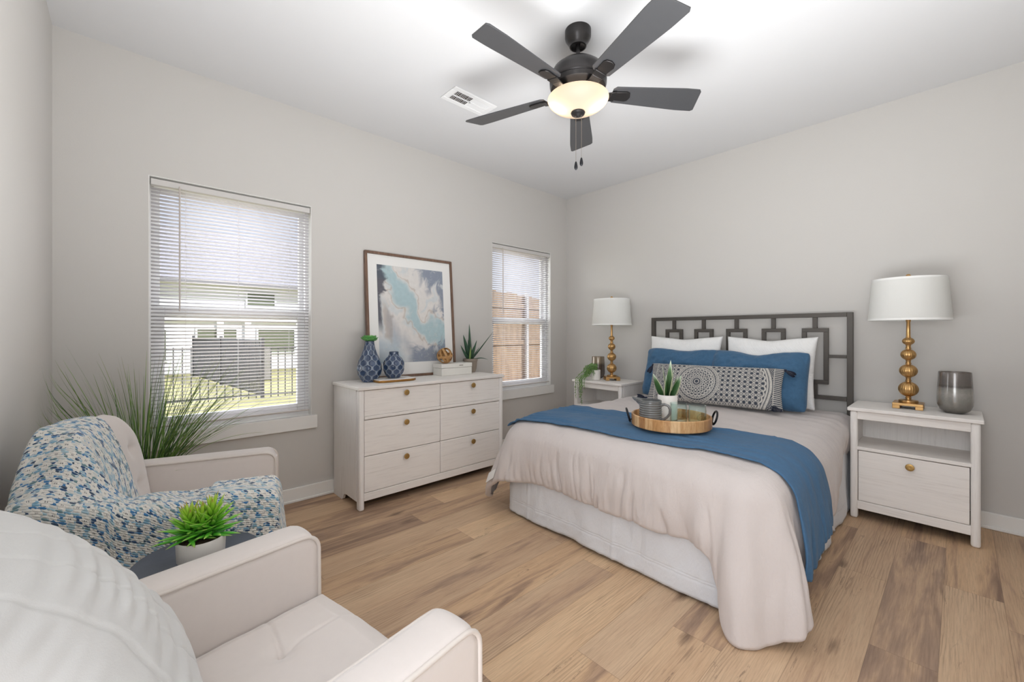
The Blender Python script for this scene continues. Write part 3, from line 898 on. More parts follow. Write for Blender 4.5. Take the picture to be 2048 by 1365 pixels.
# ------------------------------------------------------------------ ogee-textured vases
def ogee_vase(name, label, loc, prof, ncol, period, phase):
    """profile radius(z) with a net of raised ridges round sunken cells"""
    zs = np.array([p[1] for p in prof]); rs = np.array([p[0] for p in prof])
    nth, nz = 200, 130
    z = np.linspace(zs[0], zs[-1], nz)
    # smooth profile
    r = np.interp(z, zs, rs)
    for _ in range(6):
        r[1:-1] = 0.25 * r[:-2] + 0.5 * r[1:-1] + 0.25 * r[2:]
    th = np.linspace(0, 2 * PI, nth, endpoint=False)
    TH, Z = np.meshgrid(th, z, indexing='ij')
    D = 2 * PI / ncol
    kk = TH / D
    sgn = np.tanh(2.0 * np.cos(Z / period * 2 * PI + phase)) / np.tanh(2.0)
    best = np.full_like(TH, 9.0)
    base = np.round(kk)
    for dk in (-1, 0, 1):
        k = base + dk
        s = np.where(np.mod(k, 2) == 0, 1.0, -1.0)
        d = np.abs(kk - (k + 0.40 * s * sgn))
        best = np.minimum(best, d)
    fade = sstep(zs[0], zs[0] + 0.012, Z) * (1 - sstep(zs[-1] - 0.03, zs[-1] - 0.012, Z))
    RR = r[None, :] + fade * (0.0016 * np.exp(-(best / 0.13) ** 2) - 0.0050 * sstep(0.10, 0.55, best) * np.minimum(1, r[None, :] / 0.05))
    VV = np.stack([RR * np.cos(TH), RR * np.sin(TH), Z], -1)
    ridge = (1 - sstep(0.06, 0.22, best)) * fade
    c = linarr((52, 72, 104)) * (1 - ridge[..., None]) + linarr((138, 150, 166)) * ridge[..., None]
    c = c * (0.82 + 0.36 * (vn(TH * 6, Z * 60, 3)[..., None] * 0.5 + 0.5))
    lipc = sstep(zs[-1] - 0.02, zs[-1], Z)[..., None]
    c = c * (1 - lipc) + linarr((70, 84, 108)) * lipc
    root = thing(name, label, 'vase', loc)
    grid('body', VV, M['glazed'], root, wrap_u=True, colors=c)
    rt = r[-1]
    inn = MB().lathe([(rt, zs[-1]), (rt - 0.002, zs[-1] + 0.002), (rt - 0.005, zs[-1]), (rt - 0.006, zs[-1] - 0.05), (0, zs[-1] - 0.05)], 40, cap=False)
    MB().lathe([(rs[0], zs[0]), (0.0, zs[0])], 40, cap=False).build('foot', M['white_ceramic'], root)
    inn.build('rim', plain('blue_glaze_plain', (52, 68, 96), 0.2), root, smooth=50)
    return root
ogee_vase('tall_vase', 'tall blue ridged bottle vase holding a green succulent on the dresser', (0.205, -2.488, DT + 0.001),
          [(0.050, 0), (0.062, 0.02), (0.080, 0.055), (0.087, 0.09), (0.084, 0.12), (0.070, 0.165), (0.052, 0.205), (0.039, 0.245), (0.033, 0.28), (0.033, 0.295)], 16, 0.072, 0.4)
BT = 0.022
ogee_vase('short_vase', 'short round blue ridged vase standing on the marble board', (0.262, -2.325, DT + BT + 0.002),
          [(0.044, 0), (0.058, 0.018), (0.072, 0.05), (0.077, 0.085), (0.074, 0.115), (0.058, 0.145), (0.040, 0.16), (0.034, 0.172), (0.034, 0.192)], 16, 0.066, 1.9)

# leaf helper: curved tapering blade with thickness; returns (V, C) grids
def blade(p0, d0, length, width, bend, nseg=10, roll=0.0, thick=0.35, cols=((60, 110, 50), (90, 150, 70)), edge=None, taper=1.0, nround=8, belly=0.0, bend_dir=(0, 0, -1), tip=None):
    P = Vector(p0); d = Vector(d0).normalized()
    g = Vector(bend_dir)
    side = d.cross(Vector((0, 0, 1)))
    if side.length < 1e-4: side = Vector((1, 0, 0))
    side.normalize()
    side = Matrix.Rotation(roll, 3, d) @ side
    V = []; C = []
    ca, cb = linarr(cols[0]), linarr(cols[1])
    for i in range(nseg + 1):
        f = i / nseg
        w = width * (1 - f ** (2.0 * taper)) ** 0.8 * (0.55 + 0.45 * min(1, f * 4)) * (1 + belly * math.sin(PI * f)) + 0.0004
        nrm = side.cross(d).normalized()
        ring = []; rc = []
        for k in range(nround):
            a = 2 * PI * k / nround
            ring.append(P + side * math.cos(a) * w * 0.5 + nrm * math.sin(a) * w * 0.5 * thick)
            c = ca * (1 - f) + cb * f
            if edge is not None and abs(math.cos(a)) > 0.8:
                c = linarr(edge)
            if tip is not None and f > 0.72:
                k2 = (f - 0.72) / 0.28
                c = c * (1 - k2) + linarr(tip) * k2
            rc.append(c)
        V.append([tuple(v) for v in ring]); C.append(rc)
        P = P + d * (length / nseg)
        d = (d + g * (bend / nseg)).normalized()
        side = (side - d * side.dot(d)).normalized()
    return np.array(V), np.array(C)

class Leaves:
    def __init__(self):
        self.v = []; self.f = []; self.c = []
    def add(self, VC):
        V, C = VC
        n, m = V.shape[:2]
        b = len(self.v)
        self.v += V.reshape(-1, 3).tolist(); self.c += C.reshape(-1, 3).tolist()
        for i in range(n - 1):
            for k in range(m):
                k2 = (k + 1) % m
                self.f.append((b + i * m + k, b + i * m + k2, b + (i + 1) * m + k2, b + (i + 1) * m + k))
        return self
    def build(self, name, parent, m=None):
        me = bpy.data.meshes.new(name)
        me.from_pydata(self.v, [], self.f); me.update(); me.shade_smooth()
        set_colors(me, np.array(self.c))
        return link(name, me, m or M['green_leaf'], parent)

# rosette succulent sitting in the neck of the tall vase
su = thing('succulent_rosette', 'green rosette succulent set in the neck of the tall blue vase', 'succulent', (0.205, -2.488, DT + 0.298))
L_ = Leaves(); rnd = random.Random(2)
for ring_, (n, el, ln, w) in enumerate(((5, 78, 0.036, 0.026), (7, 55, 0.050, 0.034), (9, 30, 0.060, 0.040), (9, 8, 0.064, 0.042))):
    for k in range(n):
        a = 2 * PI * (k + 0.5 * ring_) / n + rnd.uniform(-.1, .1)
        e = R(el + rnd.uniform(-6, 6))
        d = (math.cos(a) * math.cos(e), math.sin(a) * math.cos(e), math.sin(e))
        L_.add(blade((d[0] * 0.006, d[1] * 0.006, 0.002), d, ln, w, -0.5 if ring_ > 1 else 0.2, 8, 0, 0.22, ((60, 124, 62), (150, 200, 120) if ring_ < 2 else (96, 164, 84)), taper=2.2, belly=0.5))
L_.build('leaves', su)
MB().lathe([(0.012, -0.03), (0.014, 0.0), (0.006, 0.008)], 12).build('stem', plain('succulent_stem', (92, 112, 70), 0.7), su, smooth=50)

# marble board with a gilded live edge
bd = thing('marble_board', 'white marble board with a gilded wavy edge under the short vase', 'board', (0.27, -2.335, DT + 0.001), R(0))
pb = []
for i in range(60):
    t_ = i / 60 * 2 * PI
    c_, s_ = math.cos(t_), math.sin(t_)
    ex = 0.092 * math.copysign(abs(c_) ** 0.35, c_); ey = 0.150 * math.copysign(abs(s_) ** 0.35, s_)
    k = 1 + 0.025 * math.sin(5 * t_ + 1) + 0.018 * math.sin(11 * t_)
    pb.append((ex * k, ey * k))
MB().prism([(x * 0.985, y * 0.985) for x, y in pb], 0.003, BT).build('slab', M['marble'], bd, bevel=0.002, seg=2)
MB().prism(pb, 0.0, 0.0165).build('edge', M['gold_edge'], bd, bevel=0.003, seg=2)

# lidded box
bx = thing('keepsake_box', 'white distressed wooden box with lid on the dresser under the wooden ball', 'box', (0.171, -1.73, DT + 0.001))
MB().box(-0.066, 0.066, -0.155, 0.155, 0, 0.062).build('body', M['box_white'], bx, bevel=0.002, seg=2)
ld = MB().box(-0.068, 0.068, -0.157, 0.157, 0.064, 0.098).build('lid', M['box_white'], bx, bevel=0.002, seg=2)
MB().box(0.0675, 0.0692, 0.02, 0.06, 0.078, 0.085).build('finger_notch', plain('notch_shadow_wood', (150, 144, 136), 0.8), ld)

# woven band ball
bl_ = thing('wooden_band_ball', 'openwork ball of bent wooden bands on top of the white box', 'decorative ball', (0.176, -1.815, DT + 0.099 + 0.0665))
rnd = random.Random(11)
for k, (ax, ay) in enumerate(((0.2, 0.1), (1.25, 0.2), (0.75, 1.15), (-0.7, 0.9), (1.45, 1.35), (-1.2, 0.35))):
    bb = MB(); n = 64
    rr_ = 0.066 - 0.0042 * (k % 2)
    vs = []
    for i in range(n):
        a = 2 * PI * i / n
        r1 = rr_ + 0.0018 * math.sin(3 * a + k)
        for (dr_, dz) in ((0, -0.0095), (0, 0.0095), (-0.0042, 0.0095), (-0.0042, -0.0095)):
            vs.append(((r1 + dr_) * math.cos(a), (r1 + dr_) * math.sin(a), dz))
    fs = []
    for i in range(n):
        j = (i + 1) % n
        for q in range(4):
            q2 = (q + 1) % 4
            fs.append((i * 4 + q, j * 4 + q, j * 4 + q2, i * 4 + q2))
    mt = Matrix.Rotation(ax, 4, 'X') @ Matrix.Rotation(ay, 4, 'Y')
    bb.add([tuple(mt @ Vector(p)) for p in vs], fs)
    bb.build('band', M['tan_wood'], bl_, bevel=0.001, seg=2)

# aloe in a taupe pot
al = thing('potted_aloe', 'potted aloe with long dark leaves in a taupe pot on the dresser end', 'potted plant', (0.10, -1.487, DT + 0.001))
MB().lathe([(0.045, 0), (0.056, 0.03), (0.062, 0.10), (0.066, 0.102), (0.0665, 0.122), (0.061, 0.123), (0.059, 0.11), (0.0, 0.108)], 40, cap=False).build('pot', M['taupe_pot'], al, smooth=40)
MB().lathe([(0.058, 0.108), (0.03, 0.113), (0.0, 0.114)], 24, cap=False).build('soil', M['soil'], al, smooth=60)
L_ = Leaves()
dk = ((38, 68, 50), (62, 98, 74))
# (direction x, y, z), length, bend
for (d, ln, w, bn, roll) in (((0.02, -0.05, 1.0), 0.33, 0.034, 0.02, 0.2), ((0.1, -0.38, 1.0), 0.25, 0.044, 0.10, 0.5), ((0.1, 0.75, 0.85), 0.34, 0.022, 0.02, 0.1),
                             ((0.35, -0.9, 0.75), 0.20, 0.030, -0.35, 0.3), ((0.3, 0.45, 1.0), 0.14, 0.034, 0.3, 0.0), ((0.55, 0.9, 0.45), 0.15, 0.026, 0.9, 0.1),
                             ((-0.3, 0.1, 1.0), 0.2, 0.036, 0.1, 0.8), ((0.5, -0.15, 0.9), 0.16, 0.038, 0.25, 0.0), ((0.2, 0.2, 1), 0.19, 0.036, 0.1, 1.0), ((0.3, -0.75, 0.35), 0.15, 0.024, -0.8, 0.0)):
    L_.add(blade((d[0] * 0.02, d[1] * 0.02, 0.11), d, ln, w, bn, 12, roll, 0.4, dk, taper=0.9))
L_.add(blade((0.03, -0.03, 0.11), (0.25, -0.1, 1), 0.13, 0.02, 0.0, 8, 0, 0.4, ((120, 150, 80), (150, 170, 100))))
L_.build('leaves', al)

# ------------------------------------------------------------------ nightstands
NH = 0.70
def nightstand(label, loc):
    """local origin: floor, middle of the back edge; front toward -y"""
    n = thing('nightstand', label, 'nightstand', loc, 0, 'whitewashed nightstands beside the bed')
    w2, d = 0.278, 0.385
    MB().box(-w2 - 0.012, w2 + 0.012, -d - 0.012, 0, NH - 0.022, NH).build('top', M['wood_x'], n, bevel=0.004, seg=2)
    for s in (-1, 1):
        xa, xb = (-w2, -w2 + 0.038) if s < 0 else (w2 - 0.038, w2)
        MB().box(xa, xb, -d, -d + 0.045, 0, NH - 0.022).build('front_leg', M['wood_v'], n, bevel=0.014, seg=4)
        MB().box(xa if s < 0 else xb - 0.018, xa + 0.018 if s < 0 else xb, -d + 0.045, -0.004, 0.0, NH - 0.022).build('side_panel', M['wood_v'], n)
    MB().box(-w2 + 0.018, w2 - 0.018, -0.012, -0.004, 0.06, NH - 0.022).build('back_panel', M['wood_v'], n)
    MB().box(-w2 + 0.036, w2 - 0.036, -d + 0.008, -d + 0.03, 0.627, NH - 0.022).build('apron', M['wood_x'], n, bevel=0.003, seg=2)
    MB().box(-w2 + 0.018, w2 - 0.018, -d + 0.004, -0.012, 0.434, 0.455).build('shelf', M['wood_x'], n, bevel=0.002, seg=2)
    MB().box(-w2 + 0.018, w2 - 0.018, -d + 0.034, -0.012, 0.075, 0.09).build('carcass', M['gap'], n)
    MB().box(-w2 + 0.036, w2 - 0.036, -d + 0.008, -d + 0.03, 0.06, 0.113).build('bottom_rail', M['wood_x'], n, bevel=0.003, seg=2)
    dw = MB().box(-w2 + 0.041, w2 - 0.041, -d + 0.008, -d + 0.028, 0.116, 0.429).build('drawer', M['wood_x'], n, bevel=0.002, seg=2)
    knob(dw, (0, -d + 0.008, 0.38), (0, -1, 0), 0.0205)
    return n
nightstand('whitewashed nightstand with one drawer, right of the bed under the smoky vase', (2.945, -0.026, 0))
nightstand('whitewashed nightstand in the room corner carrying the trailing plant', (0.735, -0.055, 0))

# ------------------------------------------------------------------ table lamps
def lamp(label, loc, rz):
    l = thing('table_lamp', label, 'table lamp', loc, rz, 'brass lamps with white shades')
    b = MB()
    s = 0.070
    b.box(-s, s, -s, s, 0.020, 0.036)
    for sx in (-1, 1):
        for sy in (-1, 1):
            b.box(min(sx * s, sx * (s - 0.036)), max(sx * s, sx * (s - 0.036)), min(sy * s, sy * (s - 0.036)), max(sy * s, sy * (s - 0.036)), 0, 0.0205)
    b.build('base', M['brass'], l, bevel=0.002, seg=2)
    MB().lathe([(0.046, 0.036), (0.047, 0.040), (0.046, 0.050), (0.030, 0.053), (0.016, 0.055), (0.0, 0.055)], 40, cap=False).build('base_disc', M['brass'], l, smooth=40)
    z = 0.054
    beads = [(0.0475, 0.095), (0.043, 0.083), (0.0365, 0.070), (0.029, 0.048)]
    for r_, h_ in beads:
        zn = z + (0.018 if r_ > 0.045 else 0.029)
        MB().lathe([(0.013, z), (0.012, z + 0.006), (0.0155, z + 0.008), (0.0155, z + 0.011), (0.012, z + 0.013), (0.012, zn - 0.004), (0.016, zn + 0.006)], 24).build('neck', M['brass'], l, smooth=40)
        nt, nz = 96, 26
        th_, ph_ = np.meshgrid(np.linspace(0, 2 * PI, nt, endpoint=False), np.linspace(0.12, PI - 0.12, nz), indexing='ij')
        flute = 1 + 0.045 * np.abs(np.cos(th_ * 12)) * np.sin(ph_) - 0.03
        VV = np.stack([r_ * np.sin(ph_) * flute * np.cos(th_), r_ * np.sin(ph_) * flute * np.sin(th_), zn + h_ / 2 - h_ / 2 * np.cos(ph_)], -1)
        grid('fluted_bead', VV, M['brass'], l, wrap_u=True, flip=True)
        z = zn + h_ - 0.004
    MB().lathe([(0.013, z), (0.0105, z + 0.012), (0.0095, z + 0.10), (0.012, z + 0.104), (0.012, z + 0.15)], 20).build('stem', M['brass'], l, smooth=40)
    zs0, zs1 = 0.550, 0.810
    nt = 72; fr_ = [(0.194, zs0), (0.1945, zs0 + 0.004), (0.1755, zs1 - 0.004), (0.175, zs1)]
    sh = MB().lathe(fr_, nt, cap=False).build('lamp_shade', M['shade'], l, smooth=40)
    sh.modifiers.new('thickness', 'SOLIDIFY').thickness = 0.0016
    for ring_ in ([(0.1948, zs0 - 0.001), (0.1942, zs0 + 0.012)], [(0.1764, zs1 - 0.012), (0.1756, zs1 + 0.001)]):
        MB().lathe(ring_, nt, cap=False).build('shade_trim', plain('shade_trim_cloth', (240, 240, 237), 0.8), sh, smooth=60)
    h_ = MB()
    for a in (0, 2 * PI / 3, 4 * PI / 3):
        h_.tube([(0, 0, zs1 - 0.006), (0.174 * math.cos(a), 0.174 * math.sin(a), zs1 - 0.002)], 0.0016, 6)
    h_.tube([(0.0, 0, z + 0.14), (0.03, 0, z + 0.2), (0.03, 0, zs1 - 0.05), (0, 0, zs1 - 0.004)], 0.0016, 6)
    h_.tube([(0.0, 0, z + 0.14), (-0.03, 0, z + 0.2), (-0.03, 0, zs1 - 0.05), (0, 0, zs1 - 0.004)], 0.0016, 6)
    h_.build('harp', M['brass'], l, smooth=60)
    MB().lathe([(0.004, zs1 - 0.004), (0.006, zs1 + 0.004), (0.0125, zs1 + 0.012), (0.0135, zs1 + 0.018), (0.009, zs1 + 0.028), (0.0, zs1 + 0.031)], 20, cap=False).build('finial', M['brass'], l, smooth=60)
    return l
lamp('brass stacked-bead lamp with white shade on the nightstand right of the bed', (2.925, -0.20, NH + 0.001), R(0))
lamp('brass stacked-bead lamp with white shade beside the trailing plant', (0.765, -0.220, NH + 0.001), R(45))

def tumbler(name, label, loc, k, m):
    r = thing(name, label, 'vase', loc)
    r.scale = (1, 1, 1)
    pr = [(0.0, 0.0), (0.040, 0.0), (0.046, 0.004), (0.066, 0.020), (0.075, 0.048), (0.0765, 0.075), (0.075, 0.13), (0.0715, 0.19), (0.0695, 0.238), (0.0685, 0.241),
          (0.0665, 0.238), (0.069, 0.19), (0.072, 0.13), (0.072, 0.05), (0.0, 0.012)]
    MB().lathe([(a * k, b * k) for a, b in pr], 56, cap=False).build('body', m, r, smooth=45)
    return r
tumbler('smoky_vase', 'smoky grey glazed tumbler vase beside the right-hand lamp', (3.125, -0.215, NH + 0.001), 1.0, M['smoke_grey'])
tumbler('smoky_vase', 'brown-grey glazed vase behind the trailing plant in the corner', (0.552, -0.150, NH + 0.001), 0.93, M['smoke_brown'])

# trailing plant in a small white pot
tp = thing('trailing_plant', 'small trailing green plant in a white pot hanging over the nightstand edge', 'potted plant', (0.648, -0.325, NH + 0.001))
MB().lathe([(0.0, 0), (0.040, 0), (0.045, 0.004), (0.047, 0.10), (0.0455, 0.101), (0.044, 0.098), (0.042, 0.088), (0.0, 0.086)], 36, cap=False).build('pot', M['white_ceramic'], tp, smooth=40)
L_ = Leaves(); rnd = random.Random(21)
stems = MB()
def string(pts):
    stems.tube(pts, 0.0011, 4)
    acc = 0
    for i in range(len(pts) - 1):
        a, b = Vector(pts[i]), Vector(pts[i + 1])
        n = max(1, int((b - a).length / 0.0065))
        for q in range(n):
            p = a.lerp(b, q / n)
            d = Vector((rnd.uniform(-1, 1), rnd.uniform(-1, 1), rnd.uniform(-.5, .9))).normalized()
            g = rnd.random()
            L_.add(blade(p, d, rnd.uniform(.009, .016), rnd.uniform(.007, .011), 0.3, 3, rnd.uniform(0, 3), 0.25,
                         ((86 + 40 * g, 138 + 25 * g, 74 + 20 * g), (130 + 30 * g, 176 + 15 * g, 106)), taper=1.6, nround=5))
for k in range(74):
    a = rnd.uniform(0, 2 * PI)
    tx, ty = math.cos(a) * rnd.uniform(0.02, 0.075) - 0.038, math.sin(a) * rnd.uniform(0.02, 0.070) - 0.045
    hz = rnd.uniform(0.085, 0.165)
    string([(0.01 * math.cos(a), 0.01 * math.sin(a), 0.088), (tx * 0.4, ty * 0.4, hz), (tx * 0.8, ty * 0.8, hz - 0.01), (tx * 1.1, ty * 1.1, hz - rnd.uniform(0.03, 0.09))])
for k in range(9):
    tx = rnd.uniform(-0.13, -0.03); ty = -0.115 - rnd.uniform(0.01, 0.03)
    drop = rnd.choice((0.03, 0.06, 0.1, 0.15)) if k > 1 else (0.21, 0.16)[k]
    if k == 0: tx = -0.07
    if k == 1: tx = -0.15
    string([(0, 0, 0.09), (tx * 0.5, -0.05, 0.12), (tx * 0.9, -0.085, 0.05), (tx, ty, 0.015), (tx, ty - 0.006, -0.03 - drop * 0.5), (tx + 0.008, ty - 0.006, -0.03 - drop)])
L_.build('leaves', tp)
stems.build('stems', plain('string_stem', (120, 150, 90), 0.7), tp)
# ------------------------------------------------------------------ bed
bed = thing('bed', 'double bed with a dark bronze lattice headboard and white skirt', 'bed', (1.876, 0, 0))
cx0 = 1.876
hb = MB()
yb0, yb1 = -0.074, -0.046
px0, px1 = 1.117 - cx0, 2.637 - cx0
hbm = MB().box(px0, px0 + 0.034, yb0 - 0.003, yb1 + 0.003, 0, 1.318).box(px1 - 0.034, px1, yb0 - 0.003, yb1 + 0.003, 0, 1.318)
hbm.box(px0 + 0.034, px1 - 0.034, yb0, yb1, 1.287, 1.318).box(px0 + 0.034, px1 - 0.034, yb0, yb1, 0.688, 0.717)
head = hbm.build('headboard', M['bronze'], bed, bevel=0.002, seg=2)
bw = 0.029
for k in range(5):
    xc = 1.338 + 0.2695 * k - cx0
    q = MB(); a, b_ = xc - 0.081, xc + 0.081
    q.box(a, b_, yb0 + 0.002, yb1 - 0.002, 1.207 - bw, 1.207).box(a, b_, yb0 + 0.002, yb1 - 0.002, 0.798, 0.798 + bw)
    q.box(a, a + bw, yb0 + 0.002, yb1 - 0.002, 0.798 + bw, 1.207 - bw).box(b_ - bw, b_, yb0 + 0.002, yb1 - 0.002, 0.798 + bw, 1.207 - bw)
    q.box(xc - bw / 2, xc + bw / 2, yb0 + 0.003, yb1 - 0.003, 1.207, 1.287).box(xc - bw / 2, xc + bw / 2, yb0 + 0.003, yb1 - 0.003, 0.717, 0.798)
    xe = px1 - 0.034 if k == 4 else b_ + 0.1075
    q.box(b_, xe, yb0 + 0.004, yb1 - 0.004, 0.992, 1.014)
    if k == 0: q.box(px0 + 0.034, a, yb0 + 0.004, yb1 - 0.004, 0.992, 1.014)
    q.build('lattice_square', M['bronze'], head, bevel=0.0015, seg=2)
MB().box(1.135 - cx0, 2.60 - cx0, -1.93, -0.09, 0.31, 0.585).build('mattress', M['mattress'], bed, bevel=0.05, seg=4)
MB().box(1.14 - cx0, 2.595 - cx0, -1.92, -0.09, 0.10, 0.305).build('box_spring', M['mattress'], bed, bevel=0.02)
fr = MB()
for x in (1.2, 2.53):
    for y in (-0.2, -1.8):
        fr.lathe([(0.025, 0.0), (0.025, 0.1)], 12, (x - cx0, y, 0))
fr.build('bed_frame', M['iron'], bed)

def poly_u(xl, xr, yh, yf, rc, n=1600):
    """points and outward normals along a U: left side head->foot, foot, right side foot->head"""
    sl = (yh - (yf + rc)); arc = PI / 2 * rc; ft = xr - xl - 2 * rc
    tot = 2 * sl + 2 * arc + ft
    s = np.linspace(0, tot, n)
    P = np.zeros((n, 2)); N = np.zeros((n, 2))
    for i, t_ in enumerate(s):
        if t_ <= sl:
            P[i] = (xl, yh - t_); N[i] = (-1, 0)
        elif t_ <= sl + arc:
            a = PI + (t_ - sl) / rc
            P[i] = (xl + rc + rc * math.cos(a), yf + rc + rc * math.sin(a)); N[i] = (math.cos(a), math.sin(a))
        elif t_ <= sl + arc + ft:
            P[i] = (xl + rc + t_ - sl - arc, yf); N[i] = (0, -1)
        elif t_ <= sl + 2 * arc + ft:
            a = 1.5 * PI + (t_ - sl - arc - ft) / rc
            P[i] = (xr - rc + rc * math.cos(a), yf + rc + rc * math.sin(a)); N[i] = (math.cos(a), math.sin(a))
        else:
            P[i] = (xr, yf + rc + t_ - sl - 2 * arc - ft); N[i] = (1, 0)
    return s, P, N, dict(sl=sl, arc=arc, ft=ft, tot=tot)

# skirt: U of cloth hanging from under the mattress
s, P, N, dd = poly_u(1.105, 2.635, -0.12, -1.955, 0.09, 700)
zz = np.concatenate([np.linspace(0.42, 0.105, 12), [0.1, 0.0965, 0.093, 0.088, 0.0845, 0.081, 0.07], np.linspace(0.055, 0.006, 5)])
zz = np.array(zz)
S, Z = np.meshgrid(s, zz, indexing='ij')
k = (0.42 - Z) / 0.41
rip = (0.010 * fbm(S * 5, k * 0.6, 3, 2) + 0.006 * np.sin(S * 2 * PI / 0.42 + 0.5)) * k + 0.004 * fbm(S * 22 + k * 3, k * 5, 3, 9)
rip = rip - 0.0016 * ((np.abs(Z - 0.0965) < 0.002) | (np.abs(Z - 0.0845) < 0.002))
pleat = 0.006 * np.exp(-((np.mod(S + 0.16, 0.62) - 0.31) / 0.008) ** 2)
o = rip + pleat * (0.3 + 0.7 * k)
zoff = 0.010 * (1 + vn(S * 2.6, 0 * S, 5)) * sstep(0.25, 0.0, Z)
VV = np.stack([P[:, None, 0] + N[:, None, 0] * (o + 0.015 * k) - cx0, P[:, None, 1] + N[:, None, 1] * (o + 0.015 * k), Z + zoff], -1)
grid('bed_skirt', VV, M['skirt'], bed, solid=0.002)

# ------------------------------------------------------------------ comforter
XL, XRr, YH, YF, RC, ZT, RR_ = 1.075, 2.665, -0.085, -1.985, 0.16, 0.620, 0.105
cs, cP, cN, cd = poly_u(XL, XRr, YH, YF, RC, 1000)
sA, sB = cd['sl'], cd['sl'] + cd['arc']
sC, sD = sB + cd['ft'], sB + cd['ft'] + cd['arc']
def gauss(x, m, w_): return np.exp(-((x - m) / w_) ** 2)
def hem(p):
    d = np.full_like(p, 0.335)
    d = np.where(p < sA, 0.36, d)
    d = d + 0.19 * gauss(p, sA + 0.07, 0.075)
    d = np.where(p > sD, 0.31 + 0.07 * sstep(sD + 1.6, sD + 0.4, p), d)
    right = sstep(sC - 0.10, sC + 0.03, p) * (1 - sstep(sD + 0.02, sD + 0.24, p))
    tipd = 0.578 - 0.15 * sstep(sC + 0.05, sD + 0.05, p)
    d = d * (1 - right) + tipd * right
    return d + 0.006 * vn(p * 6, 0 * p, 3) * (1 - right)
def flare(p):
    f = np.full_like(p, 0.035)
    f = f - 0.05 * (1 - sstep(0.35, 0.9, p))
    f = f + 0.16 * gauss(p, sA + 0.07, 0.15) + 0.02 * (p < sA)
    f = f + 0.15 * gauss(p, sC + 0.10, 0.13)
    f = f + 0.030 * sstep(sD - 0.05, sD + 0.3, p) - 0.115 * sstep(sD + 0.75, sD + 1.35, p)
    return f
def ztop(x, y):
    e = np.abs((x - 0.5 * (XL + XRr)) / 0.7)
    w_ = 0.010 * fbm(x * 2.2, y * 2.2, 3, 31) + 0.004 * fbm(x * 9, y * 3.0, 3, 37) + 0.0035 * np.sin((y + 0.25 * x) * 40 + 4 * vn(x * 3, y * 3, 41)) * sstep(-1.35, -0.6, y)
    return ZT + w_ - 0.012 * np.clip(e, 0, 1.2) ** 4 - 0.02 * sstep(YF + 0.35, YF, y)
_cr = random.Random(4)
CREASES = [(_cr.uniform(sA, cd['tot']), _cr.uniform(0.1, 0.75), _cr.uniform(0.006, 0.014), _cr.uniform(0.004, 0.012)) for _ in range(64)]
def side(p, e, nn, v):
    """p (n,), e (n,2), nn (n,2), v (m,) in 0..1 down the side -> points (n,m,3)"""
    D = hem(p)[:, None]; F = flare(p)[:, None]
    tot = RR_ * PI / 2 + (D - RR_)
    a = v[None, :] * tot
    th_ = np.clip(a / RR_, 0, PI / 2)
    drop = np.where(a < RR_ * PI / 2, RR_ * (1 - np.cos(th_)), RR_ + a - RR_ * PI / 2)
    outw = RR_ * np.sin(th_) - RR_
    q = np.clip((drop - RR_ * 0.4) / np.maximum(D - RR_ * 0.4, 0.01), 0, 1)
    PPp = p[:, None] + 0 * a
    rip_ = (0.012 * fbm(PPp * 4.5, q * 0.8, 3, 51) + 0.008 * fbm(PPp * 13, q * 1.5, 2, 55) + 0.0035 * fbm(PPp * 38, q * 3, 2, 57)) * (0.15 + 0.85 * q)
    for (pc, q0_, wd_, am_) in CREASES:
        rip_ = rip_ - am_ * np.exp(-((PPp - pc - 0.012 * np.sin(q * 5 + pc * 9)) / wd_) ** 2) * sstep(q0_, min(q0_ + 0.3, 1.0), q)
    rip_ = rip_ + 0.0030 * np.sin(PPp * 2 * PI / 0.034 + 5 * vn(PPp * 9, q * 2, 58)) * sstep(0.62, 0.98, q) * (0.5 + 0.5 * vn(PPp * 5, 0 * q, 59))
    corner = (gauss(p, sC + 0.12, 0.22))[:, None]
    rip_ = rip_ + 0.034 * corner * q * np.sin((PPp - sC) * 2 * PI / 0.145 + 0.2)
    puff = 0.016 * np.sin(PI * q) - 0.012 * q ** 6
    o_ = outw + F * q ** 1.35 + rip_ + puff
    zt = ztop(e[:, 0] - nn[:, 0] * RR_, e[:, 1] - nn[:, 1] * RR_)[:, None]
    z = np.maximum(zt - drop * (1 - 0.0 * q), 0.010)
    return np.stack([e[:, None, 0] + nn[:, None, 0] * o_, e[:, None, 1] + nn[:, None, 1] * o_, z], -1)
vside = np.concatenate([np.linspace(0, 0.35, 16)[1:], np.linspace(0.35, 1, 64)[1:]])
SD = side(cs, cP, cN, vside)
T0 = cP - cN * RR_
ysp = YH + (T0[:, 1] - YH) * ((YF + 0.8) - YH) / ((YF + RR_) - YH)
qs = np.linspace(0, 1, 34) ** 0.8
TX = cx0 + (T0[:, None, 0] - cx0) * qs[None, :]
TY = ysp[:, None] + (T0[:, None, 1] - ysp[:, None]) * qs[None, :]
TOP = np.stack([TX, TY, ztop(TX, TY)], -1)
